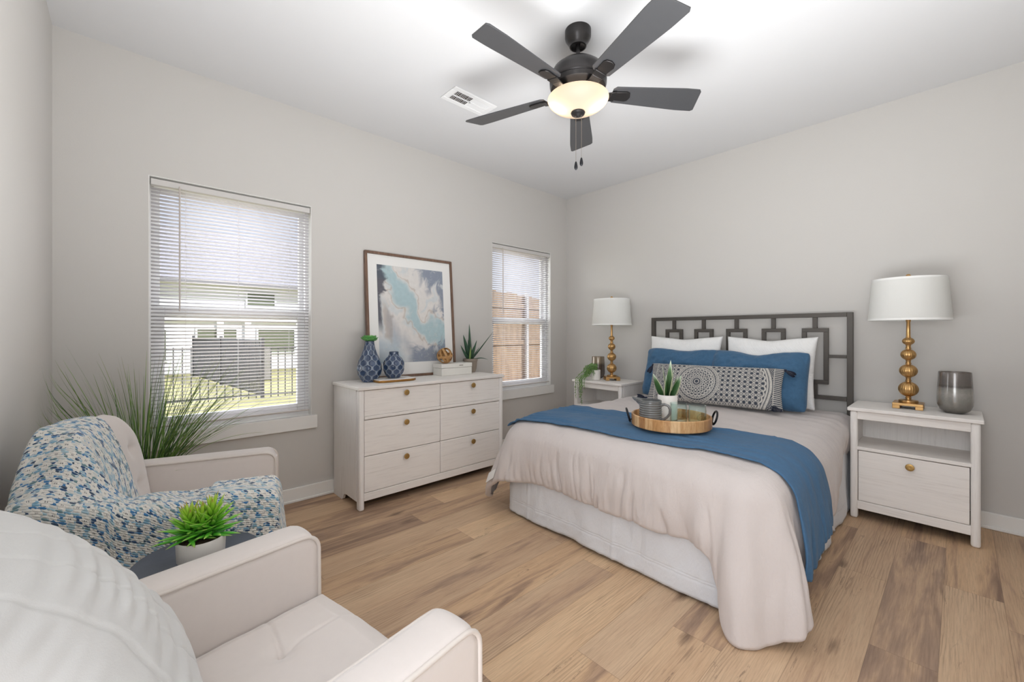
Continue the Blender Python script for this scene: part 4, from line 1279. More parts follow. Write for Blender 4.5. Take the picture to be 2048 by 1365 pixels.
# rolled hem: the puffy edge turns under and back up the inside
last = SD[:, -1]
roll = []
for kk_ in range(1, 6):
    a = kk_ / 5 * PI
    r_ = 0.019
    dx = -r_ * (1 - math.cos(a))
    roll.append(np.stack([last[:, 0] + cN[:, 0] * dx, last[:, 1] + cN[:, 1] * dx, np.maximum(last[:, 2] - r_ * math.sin(a), 0.004)], -1))
inner = np.stack([last[:, 0] - cN[:, 0] * 0.075, last[:, 1] - cN[:, 1] * 0.075, last[:, 2] + 0.05], -1)
ALL = np.concatenate([TOP, SD, np.stack(roll, 1)], 1)
comf = grid('comforter', ALL, M['comforter'])
tag(comf, 'blush white puffy comforter spread over the bed with a corner drooping to the floor', 'comforter')
i0 = int(np.argmin(np.abs(cs - (sA + 0.165))))
jt, jb = SD.shape[1] - 16, SD.shape[1] - 3
tg = MB()
q4 = [Vector(SD[i0 - 4, jt]), Vector(SD[i0 + 4, jt]), Vector(SD[i0 + 4, jb]), Vector(SD[i0 - 4, jb])]
nn_ = (q4[1] - q4[0]).cross(q4[3] - q4[0]).normalized()
if nn_.dot(Vector((cN[i0, 0], cN[i0, 1], 0))) < 0: nn_ = -nn_
tg.add([p_ + nn_ * 0.009 for p_ in q4], [(0, 1, 2, 3)])
tgo = tg.build('care_tag', plain('white_label_tape', (238, 238, 236), 0.6), comf)
tgo.modifiers.new('thickness', 'SOLIDIFY').thickness = 0.0008
tgo['label'] = 'small white care tag'

# ------------------------------------------------------------------ blue runner laid across the comforter
nw = 70
f_ = np.linspace(0, 1, nw)
rows_ = []
def yline(x, f):
    u = np.clip((x - 1.15) / 1.4, -0.3, 1.4)
    front = -1.935 + 0.135 * u + 0.008 * np.sin(u * 9)
    back = -1.36 + 0.055 * u + 0.012 * np.sin(u * 6 + 1)
    return front * (1 - f) + back * f
xs_ = np.linspace(XL + RR_, XRr - RR_, 110)
Xg = np.broadcast_to(xs_[None, :], (nw, 110))
Yg = yline(xs_[None, :], f_[:, None])
Yg = Yg + 0.0 * Xg
wr = 0.0070 * np.sin((Yg - 0.09 * Xg) * 2 * PI / 0.058 + 6 * vn(Xg * 2.2, Yg * 4, 61)) * np.clip(0.25 + 0.9 * vn(Xg * 2.5, Yg * 6, 63), 0, 1) * (1 - 0.7 * sstep(2.2, 2.5, Xg)) + 0.004 * fbm(Xg * 3, Yg * 12, 3, 67)
Zg = ztop(Xg, np.minimum(Yg, -0.1)) + 0.011 + np.maximum(wr, -0.006)
edge_r = 0.004 * (gauss(f_, 0, 0.02) + gauss(f_, 1, 0.02))
Zg = Zg + edge_r[:, None] + 0.003 * np.exp(-((Xg - 2.455 - 0.10 * (Yg + 1.6)) / 0.006) ** 2) - 0.002 * np.exp(-((Xg - 2.47 - 0.10 * (Yg + 1.6)) / 0.004) ** 2)
MID = np.stack([Xg, Yg, Zg], -1)
# right-hand fall
yr = yline(np.array([XRr - RR_]), f_[:, None])[:, 0]
pr_ = np.clip(sD + (yr - (YF + RC)), sC, cd['tot'])
er = np.stack([np.interp(pr_, cs, cP[:, 0]), np.interp(pr_, cs, cP[:, 1])], -1)
nr = np.stack([np.interp(pr_, cs, cN[:, 0]), np.interp(pr_, cs, cN[:, 1])], -1)
nr /= np.linalg.norm(nr, axis=1)[:, None]
vv = np.linspace(0.02, 1, 46)
RS = side(pr_, er, nr, vv)
Dr = 0.415 + 0.0 * f_
tgt = 0.61 - (0.41 + 0.012 * np.sin(f_ * 7) - 0.07 * sstep(0.3, 1.0, f_))     # height the hem reaches
out_ = np.empty_like(RS)
for i in range(nw):
    zz_ = RS[i, :, 2]
    zq = np.linspace(zz_[0], max(tgt[i], zz_[-1] - 0.2), len(vv))
    zq = zz_[0] + (max(tgt[i], 0.02) - zz_[0]) * vv ** 1.0
    # follow the comforter while it lasts, hang straight below its hem
    order = np.argsort(zz_)
    x_ = np.interp(zq, zz_[order], RS[i, order, 0]); y_ = np.interp(zq, zz_[order], RS[i, order, 1])
    sway = 0.004 * np.sin(f_[i] * 9 + 1) * vv + 0.004 * vn(f_[i] * 9 + 0 * vv, vv * 2, 71)
    x_ = x_ + nr[i, 0] * (0.013 + sway + 0.012 * vv); y_ = y_ + nr[i, 1] * (0.013 + sway + 0.012 * vv) - 0.06 * vv * (1 - f_[i]) - 0.05 * vv * f_[i]
    out_[i] = np.stack([x_, y_, zq], -1)
# left-hand fall
yl = yline(np.array([XL + RR_]), f_[:, None])[:, 0]
pl = np.clip(YH - yl, 0, sA + 0.05)
el = np.stack([np.interp(pl, cs, cP[:, 0]), yl], -1); nl = np.stack([-np.ones(nw), np.zeros(nw)], -1)
LS = side(pl, el, nl, np.linspace(0.02, 0.16, 12)) 
LS[..., 0] -= 0.012; 
LS = LS[:, ::-1]
RUN = np.concatenate([LS, MID, out_], 1)
rn = grid('bed_runner', RUN, M['runner'], solid=0.007, offset=0.0)
tag(rn, 'blue denim runner laid across the foot of the bed and hanging down its side', 'bed runner')

# ------------------------------------------------------------------ pillows
def pillow(name, label, w_, h_, t_, loc, lean, rz, m, seed, group=None, concave=0.06, n=70, mm=56, wrinkle=0.008, power=0.5, color=None, roll=0.0, sq=2.4, dent=0.0, corner=0.0):
    s_, q_ = np.meshgrid(np.linspace(-1, 1, n), np.linspace(-1, 1, mm), indexing='ij')
    ss = np.sign(s_) * np.abs(s_) ** 0.9; qq = np.sign(q_) * np.abs(q_) ** 0.9
    X = w_ / 2 * ss * (1 - concave * (1 - qq ** 2) * np.abs(ss) ** 2)
    Y = h_ / 2 * qq * (1 - concave * 1.2 * (1 - ss ** 2) * np.abs(qq) ** 2)
    cr_ = 1 - corner * (np.abs(ss) * np.abs(qq)) ** 7
    X = X * cr_; Y = Y * cr_
    T = t_ / 2 * np.clip((1 - np.abs(ss) ** sq) * (1 - np.abs(qq) ** sq), 0, 1) ** power
    inn = np.clip((1 - ss ** 2) * (1 - qq ** 2), 0, 1) ** 0.3
    wr_ = wrinkle * fbm(X * 9, Y * 9, 4, seed) * inn + wrinkle * 0.7 * np.sin((np.abs(X) - np.abs(Y)) * 60 + 5 * vn(X * 5, Y * 5, seed + 3)) * sstep(0.55, 0.95, np.abs(ss) * np.abs(qq)) * inn
    dn = dent * np.exp(-(ss / 0.35) ** 2) * sstep(0.2, 1.0, qq)
    F_ = np.stack([X, Y - dn, T + wr_], -1)
    B_ = np.stack([X, Y - dn, -T * 0.9], -1)
    me = bpy.data.meshes.new(name)
    def faces(off, flip):
        A, B = np.meshgrid(np.arange(n - 1), np.arange(mm - 1), indexing='ij')
        qd = np.stack([A * mm + B, (A + 1) * mm + B, (A + 1) * mm + B + 1, A * mm + B + 1], -1).reshape(-1, 4) + off
        return (qd[:, ::-1] if flip else qd).tolist()
    me.from_pydata(np.concatenate([F_.reshape(-1, 3), B_.reshape(-1, 3)]).tolist(), [], faces(0, False) + faces(n * mm, True))
    me.update()
    if color is not None:
        c = color(X, Y).reshape(-1, 3)
        set_colors(me, np.concatenate([c, c]))
    bm = bmesh.new(); bm.from_mesh(me)
    bmesh.ops.remove_doubles(bm, verts=bm.verts, dist=0.0006)
    bm.to_mesh(me); bm.free()
    me.shade_smooth()
    o = link(name, me, m)
    o.location = loc
    o.rotation_mode = 'ZYX'
    o.rotation_euler = (Matrix.Rotation(rz, 3, 'Z') @ Matrix.Rotation(R(90 - lean), 3, 'X') @ Matrix.Rotation(roll, 3, 'Z')).to_euler('ZYX')
    return tag(o, label, 'pillow', group)
# quilted white pillow covers: fine diagonal ribs
t = NT('white_matelasse')
co = t.coord()
wv = t.n('TexWave', wave_type='BANDS', bands_direction='DIAGONAL'); t.L(co, wv.inputs['Vector']); wv.inputs['Scale'].default_value = 38; wv.inputs['Distortion'].default_value = 1.0
h = t.math('ADD', t.math('MULTIPLY', wv.outputs[1], 0.12), t.math('MULTIPLY', t.noise(co, 9, 4), 0.5))
M['matelasse'] = t.done(t.bsdf(t.mix(t.noise(co, 30, 2), lin((234, 234, 233)), lin((242, 242, 241))), 0.9, 0, t.bump(h, 0.5, 0.012), 0.2, 0.2))
BZ = 0.628
pillow('pillow', 'white quilted pillow against the headboard, the one nearer the corner lamp', 0.64, 0.53, 0.17, (1.478, -0.19, BZ + 0.255), 10, R(1), M['matelasse'], 5, 'white pillows at the headboard', dent=0.012)
pillow('pillow', 'white quilted pillow against the headboard, the one nearer the big nightstand', 0.62, 0.53, 0.18, (2.142, -0.185, BZ + 0.255), 10, R(-1), M['matelasse'], 9, 'white pillows at the headboard', dent=0.015)
pillow('pillow', 'blue denim pillow in front of the white one on the corner lamp side', 0.655, 0.44, 0.18, (1.535, -0.345, BZ + 0.202), 19, R(2), M['denim'], 14, 'blue pillows', wrinkle=0.024, sq=3.6, dent=0.015, corner=0.055, concave=0.03)
pillow('pillow', 'blue denim pillow in front of the white one on the big nightstand side', 0.66, 0.44, 0.19, (2.112, -0.352, BZ + 0.202), 19, R(1), M['denim'], 18, 'blue pillows', wrinkle=0.026, sq=3.6, dent=0.035, corner=0.055, concave=0.03)

def mandala(X, Y):
    """cream block print on slate: a big medallion, a half medallion and border columns"""
    cream = linarr((222, 218, 210)); slate = linarr((64, 70, 82))
    m_ = np.zeros_like(X)
    def put(v): 
        nonlocal m_
        m_ = np.maximum(m_, np.clip(v, 0, 1))
    def medallion(x0_, y0_, R_, inside):
        r = np.hypot(X - x0_, Y - y0_) / R_; th_ = np.arctan2(Y - y0_, X - x0_)
        def line(c, w_): return np.clip(1.6 - np.abs(r - c) / w_, 0, 1)
        v = np.zeros_like(X)
        for c, w_ in ((0.10, .016), (0.985, .020), (0.93, .014), (0.80, .018)): v = np.maximum(v, line(c, w_))
        # scalloped rings
        v = np.maximum(v, np.clip(1.5 - np.abs(r - (0.865 + 0.030 * np.abs(np.sin(th_ * 22)))) / 0.016, 0, 1))
        for c, a_, n_, w_ in ((0.24, .05, 8, .022), (0.36, .06, 8, .024), (0.52, .07, 12, .022), (0.64, .07, 12, .024), (0.72, .04, 24, .016)):
            v = np.maximum(v, np.clip(1.5 - np.abs(r - c - a_ * np.cos(n_ * th_)) / w_, 0, 1))
            v = np.maximum(v, np.clip(1.5 - np.abs(r - c - a_ * np.cos(n_ * th_ + PI)) / w_, 0, 1) * 0.9)
        v = np.maximum(v, np.clip(1.4 - np.hypot(np.mod(th_ * 12 / (2 * PI) + .5, 1) - .5, (r - .44) * 2.2) / .11, 0, 1))
        v = np.maximum(v, np.clip(1.4 - np.hypot(np.mod(th_ * 16 / (2 * PI), 1) - .5, (r - .71) * 2.4) / .11, 0, 1))
        return v, r
    v1, r1 = medallion(-0.085, -0.005, 0.155, True)
    v2, r2 = medallion(-0.52, 0.0, 0.25, True)
    v3, r3 = medallion(0.06, 0.0, 0.335, True)
    # small floral lattice outside the medallions
    gx, gy = X / 0.036, Y / 0.036
    fx_, fy_ = gx - np.round(gx), gy - np.round(gy)
    rr2 = np.hypot(fx_, fy_); tt = np.arctan2(fy_, fx_)
    fl = np.maximum(np.clip(1.5 - np.abs(rr2 - 0.30 - 0.13 * np.cos(4 * tt)) / 0.075, 0, 1), np.clip(1.5 - np.abs(np.abs(fx_) + np.abs(fy_) - 0.56 + 0.06 * np.cos(8 * tt)) / 0.06, 0, 1) * 0.9)
    fl = np.maximum(fl, np.clip(1.4 - rr2 / 0.13, 0, 1))
    out1 = r1 > 1.02
    m_ = np.where(out1, fl, v1)
    ring3 = (r3 > 0.86) & (X > 0.1)
    m_ = np.where(ring3 & (r3 < 1.02), v3, m_)
    far = (X > 0.12) & (r3 >= 1.02)
    gx, gy = X / 0.075, Y / 0.066
    r4 = np.hypot(gx - np.round(gx), gy - np.round(gy)); t4 = np.arctan2(gy - np.round(gy), gx - np.round(gx))
    f4 = np.maximum(np.clip(1.5 - np.abs(np.mod(r4 * 7, 1) - .5 - 0.2 * np.cos(8 * t4)) / 0.16, 0, 1) * 0.9, 0)
    m_ = np.where(far, f4, m_)
    left = X < -0.27
    m_ = np.where(left, np.maximum(f4 * 0.8, fl * 0.6), m_)
    col_ = np.abs(X) > 0.405
    m_ = np.where(col_, np.clip(1.5 - np.abs(np.mod(Y / 0.014, 1) - .5) / 0.22, 0, 1), m_)
    m_ = np.maximum(m_, np.clip(1.6 - np.abs(np.abs(X) - 0.405) / 0.002, 0, 1))
    m_ = m_ * (0.82 + 0.18 * vn(X * 300, Y * 300, 3))
    return slate * (1 - m_[..., None]) + cream * m_[..., None]
lum = pillow('lumbar_pillow', 'long slate and cream block-printed lumbar pillow with navy tassels in front', 0.93, 0.315, 0.15, (1.868, -0.565, BZ + 0.152), 27, R(9), M['printed_cloth'], 23,
             None, concave=0.035, n=470, mm=170, wrinkle=0.006, color=mandala)
def tassel(sx, sy, d, ln=0.075):
    c = Vector((sx * 0.458, sy * 0.15, 0.0)); d = Vector(d).normalized()
    n = 26; prof = [(0.003, 0), (0.009, 0.006), (0.010, 0.014), (0.0065, 0.020), (0.012, 0.032), (0.017, 0.05), (0.019, ln), (0.012, ln + 0.002), (0.0, ln - 0.004)]
    vs = MB(); tmp = MB().lathe(prof, n, cap=False)
    for i, p in enumerate(tmp.v):
        ring_ = i // n; k = i % n
        if 4 <= ring_ <= 7:
            f = 0.75 + 0.25 * (k % 2)
            tmp.v[i] = (p[0] * f, p[1] * f, p[2] + (0.004 * ((k * 7) % 5 - 2) if ring_ >= 6 else 0))
    q = Vector((0, 0, 1)).rotation_difference(d)
    tmp.v = [tuple(q @ Vector(p) + c) for p in tmp.v]
    o = tmp.build('tassel', M['tassel'], lum, smooth=50)
    return o
tassel(-1, 1, (-0.35, -0.9, -0.05)); tassel(1, 1, (0.75, -0.55, 0.25)); tassel(-1, -1, (-0.95, 0.02, 0.25)); tassel(1, -1, (-0.55, -0.12, 0.75))

# ------------------------------------------------------------------ tray and the things on it
TZ = 0.652
tcx, tcy = 2.035, -1.545
ta = R(36)
tray = thing('wooden_tray', 'round wooden tray with black iron handles on the blue runner', 'tray', (tcx, tcy, TZ), ta)
def staves():
    b = MB(); TR, th_ = 0.212, 0.012
    n = 120; H_ = 0.062
    prof = [(TR - 0.004, 0), (TR, 0.004), (TR, H_ - 0.003), (TR - 0.003, H_), (TR - th_ + 0.002, H_), (TR - th_, H_ - 0.003), (TR - th_, 0.013), (0, 0.013)]
    b.lathe(prof, n, cap=False)
    b.lathe([(0.0, 0.0), (TR - 0.004, 0.0)], n, cap=False)
    return b
# vertical staves: tone changes from stave to stave
t = NT('stave_wood')
co = t.coord(); sp = t.n('SeparateXYZ'); t.L(co, sp.inputs[0])
an = t.math('ARCTAN2', sp.outputs['Y'], sp.outputs['X'])
st = t.math('FLOOR', t.math('MULTIPLY', an, 4.6))
w_ = t.n('TexWhiteNoise', noise_dimensions='1D'); t.L(st, w_.inputs['W'])
g = t.noise(t.mapped(co, (30, 30, 5)), 3.0, 6, 0.65, 0.8)
k = t.math('ADD', t.math('MULTIPLY', g, 0.6), t.math('MULTIPLY', w_.outputs['Value'], 0.4))
cc = t.ramp(k, [(0.25, lin((146, 98, 56))), (0.48, lin((188, 142, 92))), (0.72, lin((220, 184, 138)))])
M['stave'] = t.done(t.bsdf(cc, 0.4, 0, t.bump(g, 0.15, 0.001)))
staves().build('tray_body', M['stave'], tray, smooth=40)
for s_ in (-1, 1):
    pts = []
    for i in range(28):
        a = 2 * PI * i / 28
        pts.append((s_ * (0.219 + 0.012 + 0.010 * math.sin(a)), 0.036 * math.cos(a), 0.050 + 0.036 * math.sin(a)))
    MB().tube(pts, 0.0055, 8, closed=True).tube([(s_ * 0.205, 0, 0.03), (s_ * 0.222, 0, 0.022), (s_ * 0.228, 0.0, 0.016)], 0.004, 6).build('handle', M['iron'], tray, smooth=60)
def on_tray(px, py): 
    return (px, py, TZ + 0.0138)
# ribbed pitcher with spout and loop handle
def pitcher():
    p = thing('pitcher', 'grey glazed ribbed stoneware pitcher on the wooden tray', 'pitcher', on_tray(1.958, -1.628), R(14))
    nt, nz = 72, 60
    H_ = 0.128; r0 = 0.062
    z = np.linspace(0, H_, nz); th_ = np.linspace(0, 2 * PI, nt, endpoint=False)
    TH, Z = np.meshgrid(th_, z, indexing='ij')
    r = r0 * (1 - 0.12 * sstep(0, 1, Z / H_) * 0.3) + 0.0016 * np.sin(Z / 0.0125 * 2 * PI) * sstep(0.1, 0.2, Z / H_) * (1 - sstep(0.86, 0.93, Z / H_)) - 0.004 * gauss(Z, 0, 0.006)
    spf = np.exp(-((np.mod(TH, 2 * PI) - PI) / 0.30) ** 2) * sstep(0.66, 1.0, Z / H_) ** 1.3
    rr_ = r + 0.046 * spf
    zz_ = Z + 0.010 * spf
    O = np.stack([rr_ * np.cos(TH), rr_ * np.sin(TH), zz_], -1)
    I = np.stack([(rr_ - 0.005) * np.cos(TH), (rr_ - 0.005) * np.sin(TH), zz_ + 0.0005], -1)[:, ::-1]
    I[:, -1, 2] = 0.006
    bot = np.zeros((nt, 1, 3)); bot[:, 0, 2] = 0.006
    bot0 = np.zeros((nt, 1, 3))
    grid('body', np.concatenate([bot0, O, I, bot], 1), M['grey_ceramic'], p, wrap_u=True)
    pts = [(r0 - 0.004, 0, 0.104), (r0 + 0.014, 0, 0.110), (r0 + 0.034, 0, 0.104), (r0 + 0.044, 0, 0.084), (r0 + 0.042, 0, 0.060), (r0 + 0.028, 0, 0.040), (r0 + 0.010, 0, 0.026), (r0 - 0.004, 0, 0.022)]
    MB().tube(pts, [0.008, 0.0065, 0.006, 0.006, 0.006, 0.006, 0.0065, 0.008], 10, flat=1.2).build('handle', M['grey_ceramic'], p, smooth=60)
pitcher()
def jar(label, loc, rz):
    j = thing('glass_jar', label, 'glass jar', loc, rz, 'glass jars on the tray')
    prof = [(0.0, 0.0), (0.040, 0.0), (0.0455, 0.006), (0.047, 0.03), (0.047, 0.085), (0.044, 0.098), (0.0435, 0.104), (0.0465, 0.108), (0.0455, 0.112), (0.0415, 0.110), (0.041, 0.098), (0.0435, 0.084), (0.0435, 0.03), (0.042, 0.010), (0.0, 0.008)]
    MB().lathe(prof, 48, cap=False).build('body', M['jar'], j, smooth=50)
    m_ = MB()
    for rr_ in (0.021, 0.017, 0.008):
        pts = []
        for i in range(26):
            a = 2 * PI * i / 26
            x_ = rr_ * math.cos(a); zq = 0.05 + rr_ * math.sin(a)
            pts.append((x_, -math.sqrt(0.0482 ** 2 - x_ ** 2), zq))
        m_.tube(pts, 0.0014, 6, closed=True)
    m_.build('medallion', M['jar'], j, smooth=60)
    return j
jar('clear glass jar on the tray, half hidden behind the pitcher handle', on_tray(2.070, -1.522), R(40))
jar('clear glass jar on the tray, at the open end away from the pitcher', on_tray(2.164, -1.498), R(48))
# snake plant
sn = thing('potted_snake_plant', 'small snake plant with cream-edged leaves in a white pot on the tray', 'potted plant', on_tray(1.975, -1.462))
MB().lathe([(0.0, 0.0), (0.050, 0.0), (0.054, 0.004), (0.055, 0.142), (0.0535, 0.144), (0.0515, 0.142), (0.051, 0.125), (0.0, 0.124)], 48, cap=False).build('pot', M['white_ceramic'], sn, smooth=40)
MB().lathe([(0.051, 0.124), (0.02, 0.130), (0.0, 0.131)], 24, cap=False).build('soil', M['soil'], sn, smooth=60)
L_ = Leaves(); sg = ((34, 70, 34), (70, 112, 58)); ed_ = (226, 226, 190)
for (x_, y_, d, ln, w_, roll_, bn) in ((-0.020, -0.012, (-0.36, -0.22, 1.0), 0.155, 0.040, 0.9, -0.1), (-0.008, 0.010, (-0.14, 0.0, 1.0), 0.20, 0.024, 0.3, 0.15), (0.0, 0.008, (0.05, 0.04, 1.0), 0.225, 0.036, 0.8, 0.05),
                                       (0.012, -0.010, (0.18, 0.0, 1.0), 0.19, 0.034, 0.5, -0.05), (0.022, 0.0, (0.34, 0.22, 1.0), 0.15, 0.038, 0.9, 0.0), (0.010, 0.02, (0.2, 0.25, 1.0), 0.14, 0.026, 0.2, 0.0),
                                       (0.0, -0.02, (0.10, -0.14, 1.0), 0.145, 0.036, 0.9, 0.0)):
    L_.add(blade((x_, y_, 0.122), d, ln, w_, bn, 12, roll_, 0.22, sg, ed_, taper=1.1, belly=0.35, tip=(206, 220, 200)))
L_.build('leaves', sn)
# ------------------------------------------------------------------ armchairs
def armchair(label, loc, rz, back_top=0.86, recline=0.0, plump=1.0):
    """local frame: origin on the floor below the middle of the front edge, facing +y"""
    c = thing('armchair', label, 'armchair', loc, rz, 'cream armchairs')
    W2, AW, AZ = 0.350, 0.096, 0.62
    MB().box(-W2 + 0.02, W2 - 0.02, -0.57, -0.02, 0.17, 0.30).build('seat_base', M['velvet'], c, bevel=0.02, seg=3)
    for s in (-1, 1):
        xa, xb = (-W2, -W2 + AW) if s < 0 else (W2 - AW, W2)
        # arm: rounded slab with a soft crown
        a = MB()
        ny, nx = 34, 14
        y_ = np.linspace(-0.585, 0.0, ny)
        prof = []
        # closed profile across the arm (x,z): up the outer side, over the crown, down the inner side
        xs = np.linspace(xa, xb, nx)
        hw_ = AW / 2; xc = (xa + xb) / 2
        crown = AZ - 0.010 + 0.010 * np.sqrt(np.clip(1 - ((xs - xc) / (hw_ * 1.02)) ** 2, 0, 1))
        side_z = np.linspace(0.16, AZ - 0.014, 16)
        px_ = np.concatenate([np.full(16, xa), xs[1:-1], np.full(16, xb)])
        pz_ = np.concatenate([side_z, crown[1:-1], side_z[::-1]])
        m_ = len(px_)
        V = np.zeros((ny + 8, m_, 3))
        ys = np.concatenate([y_, np.zeros(8)])
        rf = 0.040
        for i in range(ny + 8):
            if i < ny:
                yy = y_[i]
                zmax = AZ
                # rounded front top corner
                if yy > -rf:
                    zmax = AZ - rf + math.sqrt(max(0, rf * rf - (yy + rf) ** 2))
                sc = np.minimum(pz_, pz_ * 0 + zmax) if zmax < AZ else pz_
                zz_ = np.where(pz_ > zmax - 0.014, zmax - 0.014 + (pz_ - (AZ - 0.014)) * (pz_ > AZ - 0.014), pz_) if zmax < AZ else pz_
                V[i] = np.stack([px_, np.full(m_, yy), zz_], -1)
            else:
                f = (i - ny + 1) / 8
                V[i] = V[ny - 1]; V[i, :, 0] = xc + (V[ny - 1][:, 0] - xc) * (1 - f) ; V[i, :, 1] = 0.006 * math.sin(f * PI / 2)
        back = V[0].copy(); back[:, 0] = xc
        arm = grid('arm', np.concatenate([back[None], V], 0), M['velvet'], c, wrap_v=False)
        w_ = arm.modifiers.new('weld', 'WELD'); w_.merge_threshold = 0.0004
        for xe in (xa, xb):
            pts = [(xe, -0.57, AZ - 0.012), (xe, -0.3, AZ - 0.012), (xe, -0.06, AZ - 0.012), (xe, -0.040, AZ - 0.013)]
            for k in range(1, 8):
                q = k / 7 * PI / 2
                pts.append((xe, -0.040 + 0.042 * math.sin(q), AZ - 0.055 + 0.042 * math.cos(q)))
            pts += [(xe, 0.003, 0.45), (xe, 0.003, 0.18)]
            MB().tube(pts, 0.0052, 8).build('piping', M['piping'], c, smooth=60)
    # seat cushion with button tufts and the creases that run between them
    n = 160; m_ = 136
    s_, q_ = np.meshgrid(np.linspace(-1, 1, n), np.linspace(-1, 1, m_), indexing='ij')
    hx_, y0_, y1_ = W2 - AW - 0.003, -0.46, 0.012
    X = s_ * hx_; Y = y0_ + (q_ + 1) / 2 * (y1_ - y0_)
    edge = np.minimum(np.minimum((1 - np.abs(s_)) * hx_, (1 - q_) / 2 * (y1_ - y0_)), 1)
    Zs = 0.425 + 0.030 * np.clip(edge / 0.05, 0, 1) ** 0.5 + 0.008 * (1 - s_ ** 2)
    tf = [(-0.085, -0.175), (0.085, -0.175), (-0.085, -0.345), (0.085, -0.345)]
    def crease(ax, ay, bx, by, dep, wd):
        dx, dy = bx - ax, by - ay; L2 = dx * dx + dy * dy
        tt = np.clip(((X - ax) * dx + (Y - ay) * dy) / L2, 0, 1)
        d = np.hypot(X - ax - tt * dx, Y - ay - tt * dy)
        fade = 1 - 0.85 * np.abs(tt * 2 - 1) * 0 - 0.8 * tt
        return dep * fade * np.exp(-(d / wd) ** 2)
    for (tx, ty) in tf:
        Zs = Zs - 0.016 * np.exp(-(np.hypot(X - tx, Y - ty) / 0.030) ** 2) - 0.006 * np.exp(-(np.hypot(X - tx, Y - ty) / 0.008) ** 2)
        ox, oy = math.copysign(hx_, tx), (y1_ if ty > -0.26 else y0_)
        Zs = Zs - crease(tx, ty, ox, ty + 0.035, 0.0085, 0.005) - crease(tx, ty, tx * 1.02, oy, 0.004, 0.006)
    Zs = Zs + 0.0012 * fbm(X * 14, Y * 14, 3, 77)
    TOPs = np.stack([X, Y, Zs], -1)
    seat = grid('seat_cushion', TOPs, M['velvet'], c)
    # front boxing and sides of the cushion
    MB().box(-hx_, hx_, y0_, y1_ - 0.004, 0.29, 0.428).build('seat_boxing', M['velvet'], seat, bevel=0.012, seg=3)
    # tufted back, leaning
    n = 76; m_ = 70
    s_, q_ = np.meshgrid(np.linspace(-1, 1, n), np.linspace(0, 1, m_), indexing='ij')
    hb_ = 0.262
    zt_ = 0.305 + (back_top - 0.305) * q_
    # rounded shoulders
    X = s_ * hb_ * (1 - 0.10 * sstep(0.82, 1.0, q_) * 1.0)
    top_drop = 0.085 * np.abs(s_) ** 5 * sstep(0.6, 1.0, q_)
    Zb = zt_ - top_drop
    thick = 0.095 * plump * np.clip(1 - np.abs(s_) ** 6, 0, 1) ** 0.4 * np.clip(1 - q_ ** 9, 0, 1) ** 0.45
    yb = -0.485 - 0.085 * q_ - recline
    Yf = yb + thick * 0.75 + 0.012 * (1 - s_ ** 2) * np.sin(PI * q_)
    for (tx, tz) in ((-0.1, 0.58), (0.1, 0.58), (-0.1, 0.72), (0.1, 0.72)):
        d = np.hypot(X - tx, Zb - tz)
        Yf = Yf - 0.016 * np.exp(-(d / 0.03) ** 2) - 0.006 * np.exp(-(d / 0.008) ** 2)
        Yf = Yf - 0.005 * np.exp(-((Zb - tz) / 0.007) ** 2) * sstep(abs(tx) * 0.9, abs(tx), np.abs(X)) * (np.sign(X) == np.sign(tx)) * (1 - sstep(0.13, 0.24, np.abs(X)))
    Fb = np.stack([X, Yf, Zb], -1); Bb = np.stack([X, yb - thick * 0.35, Zb], -1)
    grid('backrest', np.concatenate([Fb, Bb[::-1]], 0), M['velvet'], c, wrap_u=True, flip=False)
    for (x_, y__) in ((-0.29, -0.05), (0.29, -0.05), (-0.29, -0.54), (0.29, -0.54)):
        MB().tube([(x_, y__, 0.175), (x_ * 1.04, y__, 0.0)], [0.021, 0.012], 14).build('leg', M['oak'], c, smooth=40)
    return c
FC, FA = (1.185, -3.352, 0), R(-17)
NC, NA = (2.165, -3.355, 0), R(10)
armchair('cream velvet armchair in the corner under the blue crochet throw', FC, FA)
armchair('cream velvet armchair with the white cushion, closest to the viewer', NC, NA, 0.765, 0.055, 0.6)

# ------------------------------------------------------------------ crochet throw over the far chair
nu, nv = 230, 260
u = np.linspace(-0.68, 0.40, nu); v = np.linspace(0.0, 1.0, nv)
UU, VV_ = np.meshgrid(u, v, indexing='ij')
a0 = 0.02 + 0.20 * sstep(-0.50, -0.10, UU) - 0.02 * vn(UU * 6, 0 * UU, 5)
span = 0.98
Vd = a0 + VV_ * (span - a0 * 0.6)
xe = 0.366 + 0 * UU
ye = 0.022
yr_ = -0.60
x_ = np.minimum(Vd, xe); dx_ = np.maximum(0, Vd - xe)
y_ = np.clip(UU, yr_, ye); dy_ = np.maximum(0, UU - ye); db_ = np.maximum(0, yr_ - UU)
hback = 0.640 + 0.238 * (1 - sstep(-0.53, -0.36, y_))
armw = sstep(0.20, 0.262, x_)
hseat = 0.485 + (hback - 0.640) * 1.63
hh = hseat * (1 - armw) + hback * armw
hh = hh - np.maximum(hh - 0.655, 0) * 0.80 * sstep(0.19, 0.375, x_)
rd = 0.05
def fall(d):      # soft roll over an edge, then straight down
    return np.where(d < rd * PI / 2, rd * (1 - np.cos(np.clip(d / rd, 0, PI / 2))), rd + d - rd * PI / 2), np.where(d < rd * PI / 2, rd * np.sin(np.clip(d / rd, 0, PI / 2)), rd)
dn_x, ox_ = fall(dx_); dn_y, oy_ = fall(dy_); dn_b, ob_ = fall(db_)
drop = np.sqrt(dn_x ** 2 + (dn_y * 1.0) ** 2 + dn_b ** 2)
fold = 0.020 * fbm(UU * 3.2 + VV_ * 1.5, VV_ * 2.0, 3, 91) + 0.010 * fbm(UU * 8, VV_ * 5, 3, 95)
t_side = sstep(0.0, 0.4, dx_)
backish = 1 - sstep(-0.50, -0.22, UU)
